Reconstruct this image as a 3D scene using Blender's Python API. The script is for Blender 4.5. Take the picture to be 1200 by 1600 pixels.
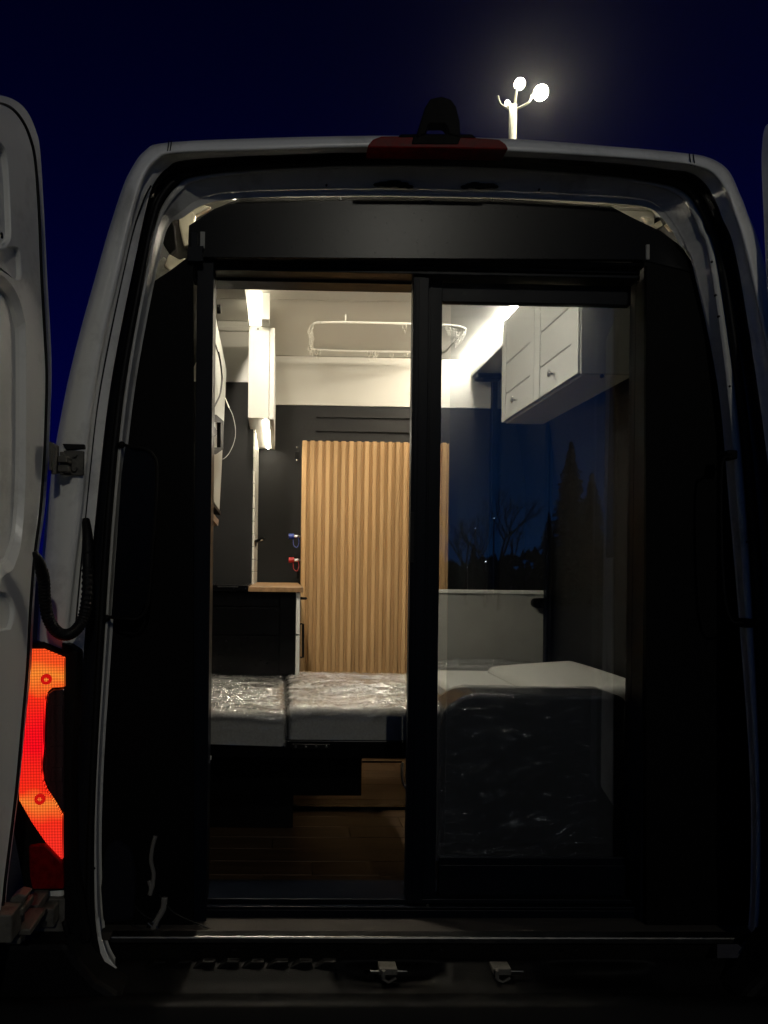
import bpy, bmesh, math, random
from mathutils import Vector, Matrix, noise
R = math.radians
random.seed(7)
S = bpy.context.scene
for o in list(bpy.data.objects): bpy.data.objects.remove(o)

# ------------------------------------------------------------------ camera
F_PX, W_PX, H_PX = 26/36*1600, 1200, 1600
YAW, ROLL = R(1.2), R(0.7)
EYE = Vector((0, 0, 1.57))
ROT = (Matrix.Rotation(-YAW, 3, 'Z') @ Matrix.Rotation(R(90), 3, 'X') @ Matrix.Rotation(ROLL, 3, 'Z'))
d0 = ROT.transposed() @ Vector((0, 1, 0)); d0 /= -d0.z
SHX = d0.x*F_PX/1600 - (437-600)/1600
SHY = d0.y*F_PX/1600 - (800-885)/1600
cd = bpy.data.cameras.new('camera'); cam = bpy.data.objects.new('camera', cd)
S.collection.objects.link(cam); S.camera = cam
cam.matrix_world = Matrix.Translation(EYE) @ ROT.to_4x4()
cd.sensor_fit = 'VERTICAL'; cd.sensor_height = 36; cd.lens = 26
cd.shift_x = SHX; cd.shift_y = SHY; cd.clip_start = .05; cd.clip_end = 2000

# ------------------------------------------------------------------ world: late dusk, blue glow in the west behind the viewer
w = bpy.data.worlds.new('World'); S.world = w; w.use_nodes = True
nt = w.node_tree; nt.nodes.clear()
wo = nt.nodes.new('ShaderNodeOutputWorld'); bg = nt.nodes.new('ShaderNodeBackground')
tc = nt.nodes.new('ShaderNodeTexCoord'); sp = nt.nodes.new('ShaderNodeSeparateXYZ')
nt.links.new(tc.outputs['Generated'], sp.inputs[0])
def wmath(op, a, b=None, clamp=False):
    n = nt.nodes.new('ShaderNodeMath'); n.operation = op; n.use_clamp = clamp
    for i, v in enumerate((a, b)):
        if v is None: continue
        if isinstance(v, (int, float)): n.inputs[i].default_value = v
        else: nt.links.new(v, n.inputs[i])
    return n.outputs[0]
def wmix(f, a, b):
    n = nt.nodes.new('ShaderNodeMix'); n.data_type = 'RGBA'
    nt.links.new(f, n.inputs[0])
    for i, v in ((6, a), (7, b)):
        if isinstance(v, tuple): n.inputs[i].default_value = (*v, 1)
        else: nt.links.new(v, n.inputs[i])
    return n.outputs[2]
el = wmath('POWER', wmath('SUBTRACT', 1, wmath('MAXIMUM', sp.outputs['Z'], 0)), 3.0)
west = wmath('POWER', wmath('MULTIPLY_ADD', sp.outputs['Y'], -.5, False), 1)
n = west.node; n.operation = 'MULTIPLY_ADD'; n.inputs[0].default_value = 0
nt.links.new(sp.outputs['Y'], n.inputs[0]); n.inputs[1].default_value = -.5; n.inputs[2].default_value = .5
west = wmath('POWER', west, 2.2)
night = wmix(el, (.0001, .0002, .0040), (.0003, .0007, .058))
glow = wmix(el, (.0006, .004, .020), (.005, .036, .112))
nt.links.new(wmix(west, night, glow), bg.inputs['Color'])
bg.inputs['Strength'].default_value = 1
nt.links.new(bg.outputs[0], wo.inputs[0])
S.view_settings.view_transform = 'Standard'; S.view_settings.look = 'None'
S.view_settings.exposure = 0; S.view_settings.gamma = 1
S.cycles.max_bounces = 8; S.cycles.transparent_max_bounces = 16
S.cycles.sample_clamp_indirect = 6; S.cycles.use_denoising = True
S.cycles.caustics_reflective = False; S.cycles.caustics_refractive = False

# ------------------------------------------------------------------ helpers
def ray(u, v):
    c = Vector(((u-600)/F_PX + SHX*1600/F_PX, (800-v)/F_PX + SHY*1600/F_PX, -1))
    return ROT @ c
def Y(u, v, D):                       # the point seen at photo pixel (u, v) on the plane y = D
    r = ray(u, v); return EYE + r*(D/r.y)
def PL(u, v, p, n):                   # on a plane through p with normal n
    r = ray(u, v); return EYE + r*((Vector(p)-EYE).dot(Vector(n))/r.dot(Vector(n)))
def link(o): S.collection.objects.link(o); return o
def tag(o, label=None, cat=None, group=None, kind=None):
    for k, v in (('label', label), ('category', cat), ('group', group), ('kind', kind)):
        if v: o[k] = v
    return o
def thing(name, loc, label, cat, group=None):
    o = link(bpy.data.objects.new(name, None)); o.location = Vector(loc); o.empty_display_size = .05
    return tag(o, label, cat, group)
def worldloc(o):
    l = Vector((0, 0, 0))
    while o is not None: l += o.location; o = o.parent
    return l
class MB:
    def __init__(s): s.v = []; s.f = []
    def add(s, vs, fs):
        b = len(s.v); s.v += [Vector(p) for p in vs]; s.f += [tuple(b+i for i in f) for f in fs]; return s
    def box(s, x0, x1, y0, y1, z0, z1):
        p = [(x, y, z) for x in (x0, x1) for y in (y0, y1) for z in (z0, z1)]
        return s.add(p, [(0,1,3,2), (4,6,7,5), (0,4,5,1), (2,3,7,6), (0,2,6,4), (1,5,7,3)])
    def pbox(s, u0, v0, u1, v1, D0, D1):      # a box whose front face at distance D0 spans these pixels
        um, vm = (u0+u1)/2, (v0+v1)/2
        return s.box(Y(u0, vm, D0).x, Y(u1, vm, D0).x, D0, D1, Y(um, v1, D0).z, Y(um, v0, D0).z)
    def prism(s, pts, vec):
        n = len(pts); vec = Vector(vec); b = [Vector(p) for p in pts]
        return s.add(b+[p+vec for p in b], [tuple(range(n))[::-1], tuple(range(n, 2*n))]+[(i, (i+1) % n, n+(i+1) % n, n+i) for i in range(n)])
    def tube(s, path, r, seg=10, cap=True, rf=None):
        path = [Vector(p) for p in path]; n = len(path); rings = []; up = None
        for i, p in enumerate(path):
            t = (path[min(i+1, n-1)]-path[max(i-1, 0)]).normalized()
            if up is None:
                up = Vector((0, 0, 1)) if abs(t.z) < .9 else Vector((1, 0, 0))
            a = t.cross(up).normalized(); up = a.cross(t).normalized()
            rr = rf(i) if rf else r
            rings.append([p+(a*math.cos(2*math.pi*k/seg)+up*math.sin(2*math.pi*k/seg))*rr for k in range(seg)])
        fs = [(i*seg+k, i*seg+(k+1) % seg, (i+1)*seg+(k+1) % seg, (i+1)*seg+k) for i in range(n-1) for k in range(seg)]
        if cap: fs += [tuple(range(seg))[::-1], tuple((n-1)*seg+k for k in range(seg))]
        return s.add([p for q in rings for p in q], fs)
    def loft(s, rings, closed=False):
        n = len(rings[0]); fs = []
        for i in range(len(rings)-1):
            for k in range(n if closed else n-1):
                fs.append((i*n+k, i*n+(k+1) % n, (i+1)*n+(k+1) % n, (i+1)*n+k))
        return s.add([p for q in rings for p in q], fs)
    def disc(s, c, axis, r, h, seg=16, r2=None):
        c = Vector(c); axis = Vector(axis).normalized()
        return s.tube([c, c+axis*h], r, seg, rf=(lambda i: r if i == 0 else (r2 if r2 is not None else r)))
    def ball(s, c, r, seg=12, sq=(1, 1, 1)):
        vs = []; c = Vector(c)
        for i in range(seg//2+1):
            th = math.pi*i/(seg//2)
            for k in range(seg):
                ph = 2*math.pi*k/seg
                vs.append(c+Vector((r*sq[0]*math.sin(th)*math.cos(ph), r*sq[1]*math.sin(th)*math.sin(ph), r*sq[2]*math.cos(th))))
        return s.add(vs, [(i*seg+k, (i+1)*seg+k, (i+1)*seg+(k+1) % seg, i*seg+(k+1) % seg) for i in range(seg//2) for k in range(seg)])
    def build(s, name, m, parent=None, bev=0, smooth=False, local=False, seg=2):
        off = Vector((0, 0, 0)) if (parent is None or local) else worldloc(parent)
        me = bpy.data.meshes.new(name); me.from_pydata([p-off for p in s.v], [], s.f); me.update()
        bm = bmesh.new(); bm.from_mesh(me); bmesh.ops.recalc_face_normals(bm, faces=bm.faces); bm.to_mesh(me); bm.free()
        me.materials.append(m)
        if smooth or bev:
            for p in me.polygons: p.use_smooth = smooth
        o = link(bpy.data.objects.new(name, me))
        if parent is not None: o.parent = parent
        if bev:
            b = o.modifiers.new('b', 'BEVEL'); b.width = bev; b.segments = seg; b.limit_method = 'ANGLE'; b.angle_limit = R(35)
            b.harden_normals = False
        return o
def single(mb, name, m, label, cat, group=None, **k):
    return tag(mb.build(name, m, **k), label, cat, group)
def spline(pts, per=6, closed=False):
    pts = [Vector(p) for p in pts]; n = len(pts); out = []
    for i in range(n if closed else n-1):
        g = lambda j: pts[j % n] if closed else pts[max(0, min(n-1, j))]
        a, b, c, d = g(i-1), g(i), g(i+1), g(i+2)
        for k in range(per):
            t = k/per
            out.append(.5*((2*b)+(c-a)*t+(2*a-5*b+4*c-d)*t*t+(3*b-a-3*c+d)*t**3))
    if not closed: out.append(pts[-1])
    return out
def fill(loops):                       # planar sheet with holes
    bm = bmesh.new(); es = []
    for lp in loops:
        vs = [bm.verts.new(p) for p in lp]
        for i in range(len(vs)): es.append(bm.edges.new((vs[i], vs[(i+1) % len(vs)])))
    bmesh.ops.triangle_fill(bm, edges=es, use_beauty=True)
    bm.verts.index_update(); m = MB()
    m.add([v.co.copy() for v in bm.verts], [tuple(v.index for v in f.verts) for f in bm.faces]); bm.free(); return m

# ------------------------------------------------------------------ materials
def mat(name, col, rough=.5, metal=0, var=.12, scale=6, bump=0, bscale=60, spec=.5, coat=0, rvar=.1, stretch=(1, 1, 1), dirt=None, dscale=3):
    m = bpy.data.materials.new(name); m.use_nodes = True; t = m.node_tree; N = t.nodes; L = t.links
    p = N['Principled BSDF']; c = N.new('ShaderNodeTexCoord'); mp = N.new('ShaderNodeMapping')
    mp.inputs['Scale'].default_value = stretch; L.new(c.outputs['Object'], mp.inputs[0])
    nz = N.new('ShaderNodeTexNoise'); nz.inputs['Scale'].default_value = scale; nz.inputs['Detail'].default_value = 6
    L.new(mp.outputs[0], nz.inputs['Vector'])
    r = N.new('ShaderNodeValToRGB'); r.color_ramp.elements[0].position = .3; r.color_ramp.elements[1].position = .7
    r.color_ramp.elements[0].color = (*[x*(1-var) for x in col], 1); r.color_ramp.elements[1].color = (*[min(1, x*(1+var)) for x in col], 1)
    L.new(nz.outputs[0], r.inputs[0]); out = r.outputs[0]
    if dirt:
        n2 = N.new('ShaderNodeTexNoise'); n2.inputs['Scale'].default_value = dscale; n2.inputs['Detail'].default_value = 9; n2.inputs['Roughness'].default_value = .7
        L.new(c.outputs['Object'], n2.inputs['Vector'])
        r2 = N.new('ShaderNodeValToRGB'); r2.color_ramp.elements[0].position = .52; r2.color_ramp.elements[1].position = .72
        r2.color_ramp.elements[0].color = (0, 0, 0, 1); r2.color_ramp.elements[1].color = (.8, .8, .8, 1)
        L.new(n2.outputs[0], r2.inputs[0])
        mx = N.new('ShaderNodeMix'); mx.data_type = 'RGBA'; L.new(r2.outputs[0], mx.inputs[0]); L.new(out, mx.inputs[6]); mx.inputs[7].default_value = (*dirt, 1)
        out = mx.outputs[2]
    L.new(out, p.inputs['Base Color'])
    rr = N.new('ShaderNodeMapRange'); rr.inputs['To Min'].default_value = max(.02, rough-rvar); rr.inputs['To Max'].default_value = min(1, rough+rvar)
    L.new(nz.outputs[0], rr.inputs[0]); L.new(rr.outputs[0], p.inputs['Roughness'])
    p.inputs['Metallic'].default_value = metal; p.inputs['Specular IOR Level'].default_value = spec; p.inputs['Coat Weight'].default_value = coat
    p.inputs['Coat Roughness'].default_value = .08
    if bump:
        b = N.new('ShaderNodeBump'); b.inputs['Strength'].default_value = bump; b.inputs['Distance'].default_value = .002
        n3 = N.new('ShaderNodeTexNoise'); n3.inputs['Scale'].default_value = bscale; n3.inputs['Detail'].default_value = 5
        L.new(mp.outputs[0], n3.inputs['Vector']); L.new(n3.outputs[0], b.inputs['Height']); L.new(b.outputs[0], p.inputs['Normal'])
    return m
def emit(name, col, s):
    m = bpy.data.materials.new(name); m.use_nodes = True; t = m.node_tree; t.nodes.clear()
    e = t.nodes.new('ShaderNodeEmission'); o = t.nodes.new('ShaderNodeOutputMaterial')
    e.inputs[0].default_value = (*col, 1); e.inputs[1].default_value = s; t.links.new(e.outputs[0], o.inputs[0]); return m
M = {}
M['paint'] = mat('white van paint', (.80, .80, .75), .32, var=.04, coat=.5, dirt=(.40, .39, .34), dscale=4, bump=.05, bscale=300)
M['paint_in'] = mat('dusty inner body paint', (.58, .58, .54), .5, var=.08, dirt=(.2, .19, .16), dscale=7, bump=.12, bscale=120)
M['rubber'] = mat('black rubber', (.004, .004, .004), .55, bump=.3, bscale=200, spec=.2)
M['plastic'] = mat('black plastic', (.004, .004, .004), .55, bump=.25, bscale=400, dirt=(.008, .007, .006), dscale=9, spec=.08)
M['blackpanel'] = mat('satin black laminate', (.0016, .0016, .0018), .27, var=.3, scale=90, bump=0, spec=.13, rvar=.012)
M['deepblack'] = mat('matt black board', (.0012, .0012, .0013), .6, var=.3, scale=60, bump=.05, bscale=700, spec=.08)
M['blackwall'] = mat('matt charcoal wall', (.0026, .0026, .0023), .6, var=.12, scale=14, bump=.1, bscale=500, spec=.3)
M['alu_black'] = mat('anodised black aluminium', (.0015, .0028, .0060), .4, metal=.0, var=.1, scale=20, stretch=(1, 1, .05), spec=.11)
M['steel'] = mat('brushed metal', (.13, .13, .125), .35, metal=1, var=.15, scale=40, dirt=(.12, .1, .08), dscale=20)
M['chrome'] = mat('chrome', (.7, .7, .7), .15, metal=1)
M['dirty_metal'] = mat('grimy hinge metal', (.10, .095, .08), .6, metal=.3, var=.3, scale=25, dirt=(.03, .025, .02), dscale=40, bump=.5, bscale=150)
M['white_in'] = mat('glossy white lining', (.84, .82, .75), .22, var=.03, scale=2.5, bump=.15, bscale=9, coat=.3, rvar=.04)
M['white_cab'] = mat('white cabinet lacquer', (.74, .73, .67), .38, var=.03, scale=8)
M['greyboard'] = mat('light grey board', (.34, .33, .29), .6, var=.07, scale=12, bump=.1, bscale=200)
M['led'] = emit('warm white led', (1, .90, .735), 1150)
M['led_right'] = emit('warm white led', (1, .90, .735), 215)
M['led_soft'] = emit('warm white led cover', (1, .90, .68), 5)
M['led_small'] = emit('under cabinet led', (1, .92, .75), 60)
M['white_back'] = mat('cream wall panel', (.58, .56, .50), .45, var=.04, scale=5, bump=.08, bscale=60)
M['tile'] = mat('white glazed tile', (.72, .69, .60), .2, var=.05, scale=4)
M['fabric'] = mat('light grey upholstery', (.50, .49, .44), .9, var=.12, scale=150, bump=.5, bscale=500, spec=.2)
M['fabric_dark'] = mat('dark navy upholstery', (.003, .0035, .007), .9, var=.2, scale=120, bump=.5, bscale=500, spec=.2)
M['worktop'] = mat('oak worktop', (.26, .15, .07), .4, var=.3, scale=6, stretch=(8, 1, 8))
M['red'] = mat('red plastic', (.35, .01, .01), .35)
M['blue'] = mat('blue plastic', (.01, .03, .22), .35)
M['redlens'] = mat('deep red lens', (.15, .001, .002), .4, var=.35, scale=55, spec=.08)
M['bolt_glow'] = emit('bolt ring with added red glow', (1, .01, .008), .55)  # glow put into the unlit ring in place of the lamp's light
M['redlens_dark'] = mat('unlit smoked lens', (.018, .006, .010), .16, var=.4, scale=90, coat=.8, bump=.4, bscale=160)
M['tape'] = mat('worn cloth strap', (.13, .125, .11), .8, var=.2, bump=.4)
M['foil'] = mat('silvered insulation', (.5, .47, .38), .35, metal=.6, var=.25, scale=18, bump=1, bscale=22)
M['gloss_black'] = mat('glossy dark channel', (.010, .011, .014), .28, coat=.2, var=.2)
M['carpet'] = mat('worn plywood sill board', (.032, .027, .022), .85, var=.35, scale=16, stretch=(.5, 4, 1), bump=.5, bscale=120, dirt=(.03, .028, .022), dscale=6)
M['asphalt'] = mat('asphalt', (.045, .045, .045), .85, var=.3, scale=40, bump=.6, bscale=160, dirt=(.025, .025, .025), dscale=1)
M['needles'] = mat('spruce needles', (.030, .050, .028), .8, var=.4, scale=3)
M['bark'] = mat('bark', (.05, .04, .03), .9, var=.3, scale=8, bump=.7, bscale=20)
M['pole'] = mat('galvanised pole', (.42, .42, .36), .5, metal=.2, var=.1, scale=6)
M['tvback'] = mat('pale grey plastic panel', (.40, .41, .37), .35, var=.06, scale=2, stretch=(4, 4, .6))
M['wood_clip'] = mat('brown wood block', (.14, .08, .045), .6, var=.3, scale=12, stretch=(1, 1, 8))

def woodmat(name, a, b, stretch, rough=.5):
    m = bpy.data.materials.new(name); m.use_nodes = True; t = m.node_tree; N = t.nodes; L = t.links; p = N['Principled BSDF']
    c = N.new('ShaderNodeTexCoord'); mp = N.new('ShaderNodeMapping'); mp.inputs['Scale'].default_value = stretch
    oi = N.new('ShaderNodeObjectInfo'); ad = N.new('ShaderNodeVectorMath'); ad.operation = 'ADD'
    cb = N.new('ShaderNodeCombineXYZ'); ml = N.new('ShaderNodeMath'); ml.operation = 'MULTIPLY'; ml.inputs[1].default_value = 37
    L.new(oi.outputs['Random'], ml.inputs[0])
    for i in range(3): L.new(ml.outputs[0], cb.inputs[i])
    L.new(c.outputs['Object'], ad.inputs[0]); L.new(cb.outputs[0], ad.inputs[1]); L.new(ad.outputs[0], mp.inputs[0])
    nz = N.new('ShaderNodeTexNoise'); nz.inputs['Scale'].default_value = 5; nz.inputs['Detail'].default_value = 8; nz.inputs['Distortion'].default_value = .6
    L.new(mp.outputs[0], nz.inputs['Vector'])
    r = N.new('ShaderNodeValToRGB'); r.color_ramp.elements[0].position = .32; r.color_ramp.elements[1].position = .68
    r.color_ramp.elements[0].color = (*a, 1); r.color_ramp.elements[1].color = (*b, 1); L.new(nz.outputs[0], r.inputs[0])
    hs = N.new('ShaderNodeHueSaturation'); mr = N.new('ShaderNodeMapRange'); mr.inputs['To Min'].default_value = .82; mr.inputs['To Max'].default_value = 1.12
    L.new(oi.outputs['Random'], mr.inputs[0]); L.new(mr.outputs[0], hs.inputs['Value']); L.new(r.outputs[0], hs.inputs['Color'])
    L.new(hs.outputs[0], p.inputs['Base Color']); p.inputs['Roughness'].default_value = rough; p.inputs['Specular IOR Level'].default_value = .25
    b_ = N.new('ShaderNodeBump'); b_.inputs['Strength'].default_value = .25; b_.inputs['Distance'].default_value = .001
    L.new(nz.outputs[0], b_.inputs['Height']); L.new(b_.outputs[0], p.inputs['Normal']); return m
M['slat'] = woodmat('oak slat', (.46, .28, .125), (.56, .36, .175), (6, 6, .5), .55)
M['slatback'] = woodmat('oak groove board', (.42, .26, .115), (.50, .315, .15), (6, 6, .5), .6)
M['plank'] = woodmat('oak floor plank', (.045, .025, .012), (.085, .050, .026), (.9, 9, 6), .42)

def glassmat(name, tint, refl):
    m = bpy.data.materials.new(name); m.use_nodes = True; t = m.node_tree; t.nodes.clear(); N = t.nodes; L = t.links
    o = N.new('ShaderNodeOutputMaterial'); tr = N.new('ShaderNodeBsdfTransparent'); tr.inputs[0].default_value = (*tint, 1)
    g = N.new('ShaderNodeBsdfGlossy'); g.inputs['Roughness'].default_value = 0.0; g.inputs[0].default_value = (.9, .95, 1, 1)
    f = N.new('ShaderNodeFresnel'); f.inputs['IOR'].default_value = 1.5
    ml = N.new('ShaderNodeMath'); ml.operation = 'MULTIPLY'; ml.use_clamp = True; ml.inputs[1].default_value = refl; L.new(f.outputs[0], ml.inputs[0])
    mx = N.new('ShaderNodeMixShader'); L.new(ml.outputs[0], mx.inputs[0]); L.new(tr.outputs[0], mx.inputs[1]); L.new(g.outputs[0], mx.inputs[2]); L.new(mx.outputs[0], o.inputs[0]); return m
M['glass'] = glassmat('tinted sliding door glass', (.84, .86, .88), 2.6)
M['glass2'] = glassmat('inner sliding door glass', (.90, .91, .92), 1.2)

def filmmat(name, amt, stretch, scale=7, tint=(.93, .93, .93), bstr=1.0, milk=.0, rough=.12, zfade=None):
    m = bpy.data.materials.new(name); m.use_nodes = True; t = m.node_tree; t.nodes.clear(); N = t.nodes; L = t.links
    o = N.new('ShaderNodeOutputMaterial'); tr = N.new('ShaderNodeBsdfTransparent'); tr.inputs[0].default_value = (*tint, 1)
    g = N.new('ShaderNodeBsdfGlossy'); g.inputs['Roughness'].default_value = rough
    c = N.new('ShaderNodeTexCoord'); mp = N.new('ShaderNodeMapping'); mp.inputs['Scale'].default_value = stretch; L.new(c.outputs['Object'], mp.inputs[0])
    n1 = N.new('ShaderNodeTexNoise'); n1.inputs['Scale'].default_value = scale; n1.inputs['Detail'].default_value = 7; n1.inputs['Distortion'].default_value = 1.5; n1.inputs['Roughness'].default_value = .62
    L.new(mp.outputs[0], n1.inputs['Vector'])
    # ridged creases
    s1 = N.new('ShaderNodeMath'); s1.operation = 'SUBTRACT'; s1.inputs[1].default_value = .5; L.new(n1.outputs[0], s1.inputs[0])
    a1 = N.new('ShaderNodeMath'); a1.operation = 'ABSOLUTE'; L.new(s1.outputs[0], a1.inputs[0])
    p1 = N.new('ShaderNodeMath'); p1.operation = 'POWER'; p1.inputs[1].default_value = .5; L.new(a1.outputs[0], p1.inputs[0])
    b = N.new('ShaderNodeBump'); b.inputs['Strength'].default_value = bstr; b.inputs['Distance'].default_value = .02; L.new(p1.outputs[0], b.inputs['Height'])
    L.new(b.outputs[0], g.inputs['Normal'])
    f = N.new('ShaderNodeFresnel'); f.inputs['IOR'].default_value = 1.5; L.new(b.outputs[0], f.inputs['Normal'])
    ml = N.new('ShaderNodeMath'); ml.operation = 'MULTIPLY'; ml.use_clamp = True; ml.inputs[1].default_value = amt; L.new(f.outputs[0], ml.inputs[0])
    mx = N.new('ShaderNodeMixShader'); L.new(ml.outputs[0], mx.inputs[0]); L.new(g.outputs[0], mx.inputs[2])
    df = N.new('ShaderNodeBsdfDiffuse'); df.inputs[0].default_value = (.75, .75, .72, 1); L.new(b.outputs[0], df.inputs['Normal'])
    m0 = N.new('ShaderNodeMixShader'); m0.inputs[0].default_value = milk; L.new(tr.outputs[0], m0.inputs[1]); L.new(df.outputs[0], m0.inputs[2]); L.new(m0.outputs[0], mx.inputs[1])
    if zfade:
        sz = N.new('ShaderNodeSeparateXYZ'); L.new(c.outputs['Object'], sz.inputs[0]); mr = N.new('ShaderNodeMapRange')
        mr.inputs['From Min'].default_value = zfade[0]; mr.inputs['From Max'].default_value = zfade[1]; mr.inputs['To Min'].default_value = .12; mr.inputs['To Max'].default_value = bstr
        L.new(sz.outputs[2], mr.inputs[0]); L.new(mr.outputs[0], b.inputs['Strength'])
    L.new(mx.outputs[0], o.inputs[0]); return m
M['film'] = filmmat('clear wrapping film', 4.0, (4, 9, 4), 6, milk=.07, rough=.12, bstr=.35, zfade=(.05, .085))
M['film2'] = filmmat('wrapping film on seat', 1.25, (1.2, 1.2, 6), 5, bstr=.12, rough=.13)

def taillit():
    m = bpy.data.materials.new('lit tail lamp optics'); m.use_nodes = True; t = m.node_tree; t.nodes.clear(); N = t.nodes; L = t.links
    o = N.new('ShaderNodeOutputMaterial'); e = N.new('ShaderNodeEmission'); c = N.new('ShaderNodeTexCoord')
    vor = N.new('ShaderNodeTexNoise'); vor.inputs['Scale'].default_value = 14; vor.inputs['Detail'].default_value = 2; L.new(c.outputs['Object'], vor.inputs['Vector'])
    r = N.new('ShaderNodeValToRGB'); r.color_ramp.elements[0].position = 0; r.color_ramp.elements[0].color = (1, .03, .02, 1)
    r.color_ramp.elements[1].position = 1; r.color_ramp.elements[1].color = (1, .08, .015, 1)
    for ps, cl in ((.18, (1, .03, .012, 1)), (.28, (1, .22, .03, 1)), (.34, (1, .03, .01, 1)), (.52, (1, .004, .012, 1)), (.64, (1, .006, .012, 1)), (.78, (1, .03, .01, 1)), (.87, (1, .26, .03, 1)), (.93, (1, .09, .015, 1))):
        e_ = r.color_ramp.elements.new(ps); e_.color = cl
    sz = N.new('ShaderNodeSeparateXYZ'); L.new(c.outputs['Object'], sz.inputs[0])
    m1 = N.new('ShaderNodeMapRange'); m1.inputs['From Min'].default_value = Y(70, 1343, 1.735).z; m1.inputs['From Max'].default_value = Y(70, 1014, 1.735).z; L.new(sz.outputs[2], m1.inputs[0])
    m2 = N.new('ShaderNodeMath'); m2.operation = 'MULTIPLY_ADD'; m2.inputs[1].default_value = .12; L.new(vor.outputs[0], m2.inputs[0])
    m3 = N.new('ShaderNodeMath'); m3.operation = 'SUBTRACT'; m3.inputs[1].default_value = .06; L.new(m1.outputs[0], m3.inputs[0]); L.new(m3.outputs[0], m2.inputs[2])
    L.new(m2.outputs[0], r.inputs[0])
    L.new(r.outputs[0], e.inputs[0])
    def wave(ax, sc):
        wv = N.new('ShaderNodeTexWave'); wv.bands_direction = ax; wv.inputs['Scale'].default_value = sc; wv.inputs['Distortion'].default_value = 0
        L.new(c.outputs['Object'], wv.inputs[0]); return wv.outputs['Fac']
    mu = N.new('ShaderNodeMath'); mu.operation = 'MULTIPLY'; L.new(wave('Z', 88), mu.inputs[0]); L.new(wave('X', 88), mu.inputs[1])
    mr = N.new('ShaderNodeMapRange'); mr.inputs['To Min'].default_value = .3; mr.inputs['To Max'].default_value = 2.4; L.new(mu.outputs[0], mr.inputs[0])
    L.new(mr.outputs[0], e.inputs[1]); L.new(e.outputs[0], o.inputs[0]); return m
M['tail_lit'] = taillit()
M['flood'] = emit('floodlight glass', (1, .93, .70), 110)

# ------------------------------------------------------------------ ground
GZ = 0.0; FZ = .65
g = MB()
n = 60
xs = [(-1+2*i/n) for i in range(n+1)]; sc = lambda t: 600*math.copysign(abs(t)**2.2, t)
g.add([(sc(a), sc(b), GZ) for b in xs for a in xs], [(j*(n+1)+i, j*(n+1)+i+1, (j+1)*(n+1)+i+1, (j+1)*(n+1)+i) for j in range(n) for i in range(n)])
tag(g.build('ground', M['asphalt']), kind='structure')

# ------------------------------------------------------------------ light: the car park floodlight behind the viewer
def flood_post(base, h, label, heads, lampw=None, aim=None, size=1.0):
    t = thing('street_lamp', base, label, 'street lamp')
    b = Vector(base)
    MB().tube([b, b+Vector((0, 0, h))], .10, 12).build('pole', M['pole'], t, smooth=True)
    MB().box(b.x-.2, b.x+.2, b.y-.2, b.y+.2, b.z, b.z+.06).build('base_plate', M['pole'], t)
    for i, (off, rad, path) in enumerate(heads):
        MB().tube(spline([b+Vector(p) for p in path], 6), .028, 8).build('arm', M['pole'], t, smooth=True)
        if rad <= 0: continue
        c = b+Vector(off); ax = (Vector(aim)-c).normalized()
        hd = MB().disc(c-ax*rad*.8, ax, rad*.55, rad*.8, 16, rad).build('lamp_head', M['pole'], t, smooth=False)
        MB().ball(c+ax*rad*.1, rad*.93, 16).build('lamp_glass', M['flood'], hd)
    return t
HP = Vector((3.15, -17.6, 0)); HT = 11.1
flood_post((HP.x, HP.y-.3, 0), 10.7, 'tall floodlight post standing in the car park behind the viewer', [((0, .3, HT), .22, [(0, 0, 10.6), (0, .1, 10.9), (0, .25, 11.0)])], aim=(0, 2, 1))
ld = bpy.data.lights.new('floodlight_beam', 'SPOT'); lo = link(bpy.data.objects.new('floodlight_beam', ld))
ld.energy = 1350; ld.color = (1, .96, .84); ld.shadow_soft_size = .22; ld.spot_size = R(50); ld.spot_blend = .5
lo.location = (HP.x, HP.y+.25, HT-.05); lo.rotation_euler = (Vector((.4, 1.8, 1.6))-lo.location).to_track_quat('-Z', 'Y').to_euler()

# post seen over the roof
PD = 18.0
pb = Y(801, 200, PD); mpx = PD/F_PX
def off(u, v): q = Y(u, v, PD); return (q.x-pb.x, 0, q.z)
base = (pb.x, PD, 0); hpole = Y(801, 165, PD).z
flood_post(base, hpole, 'slim floodlight post glowing above the van roof, lamps on curved arms',
           [(off(812, 131), .135, [off(804, 168), off(806, 150), off(808, 138)]),
            (off(845, 145), .185, [off(803, 172), off(816, 166), off(827, 159), off(831, 148)]),
            (off(793, 161), .06, [off(800, 172), off(795, 168), off(793, 164)]),
            (None, 0, [off(800, 174), off(790, 168), off(781, 162), off(778, 150)])], aim=(1.5, 0, 2.5))

# ------------------------------------------------------------------ the van
van = thing('camper_van', (.35, 1.8, 0), 'white camper van seen from behind with both rear doors open at night', 'van')
def ring(pts, D, per=6): return [Y(u, v, D) for u, v in [(p.x, p.y) for p in spline([(a, b, 0) for a, b in pts], per)]]
A = [(60,1560),(55,1450),(48,1350),(48,1200),(58,1000),(72,800),(105,600),(158,400),(189,300),(206,262),(226,236),(258,223),(400,216),(600,212),(800,217),(960,229),(1060,238),(1107,246),(1138,266),(1157,305),(1166,327),(1192,400),(1232,600),(1262,800),(1280,1000),(1292,1200),(1295,1350),(1292,1450),(1287,1560)]
B = [(95,1560),(98,1450),(102,1350),(101,1200),(106,1000),(128,800),(150,600),(193,400),(218,300),(231,268),(247,250),(275,240),(400,236),(600,231),(800,238),(960,247),(1050,255),(1085,260),(1112,271),(1133,298),(1145,330),(1166,400),(1208,600),(1232,800),(1250,1000),(1260,1200),(1262,1350),(1260,1450),(1256,1560)]
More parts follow.
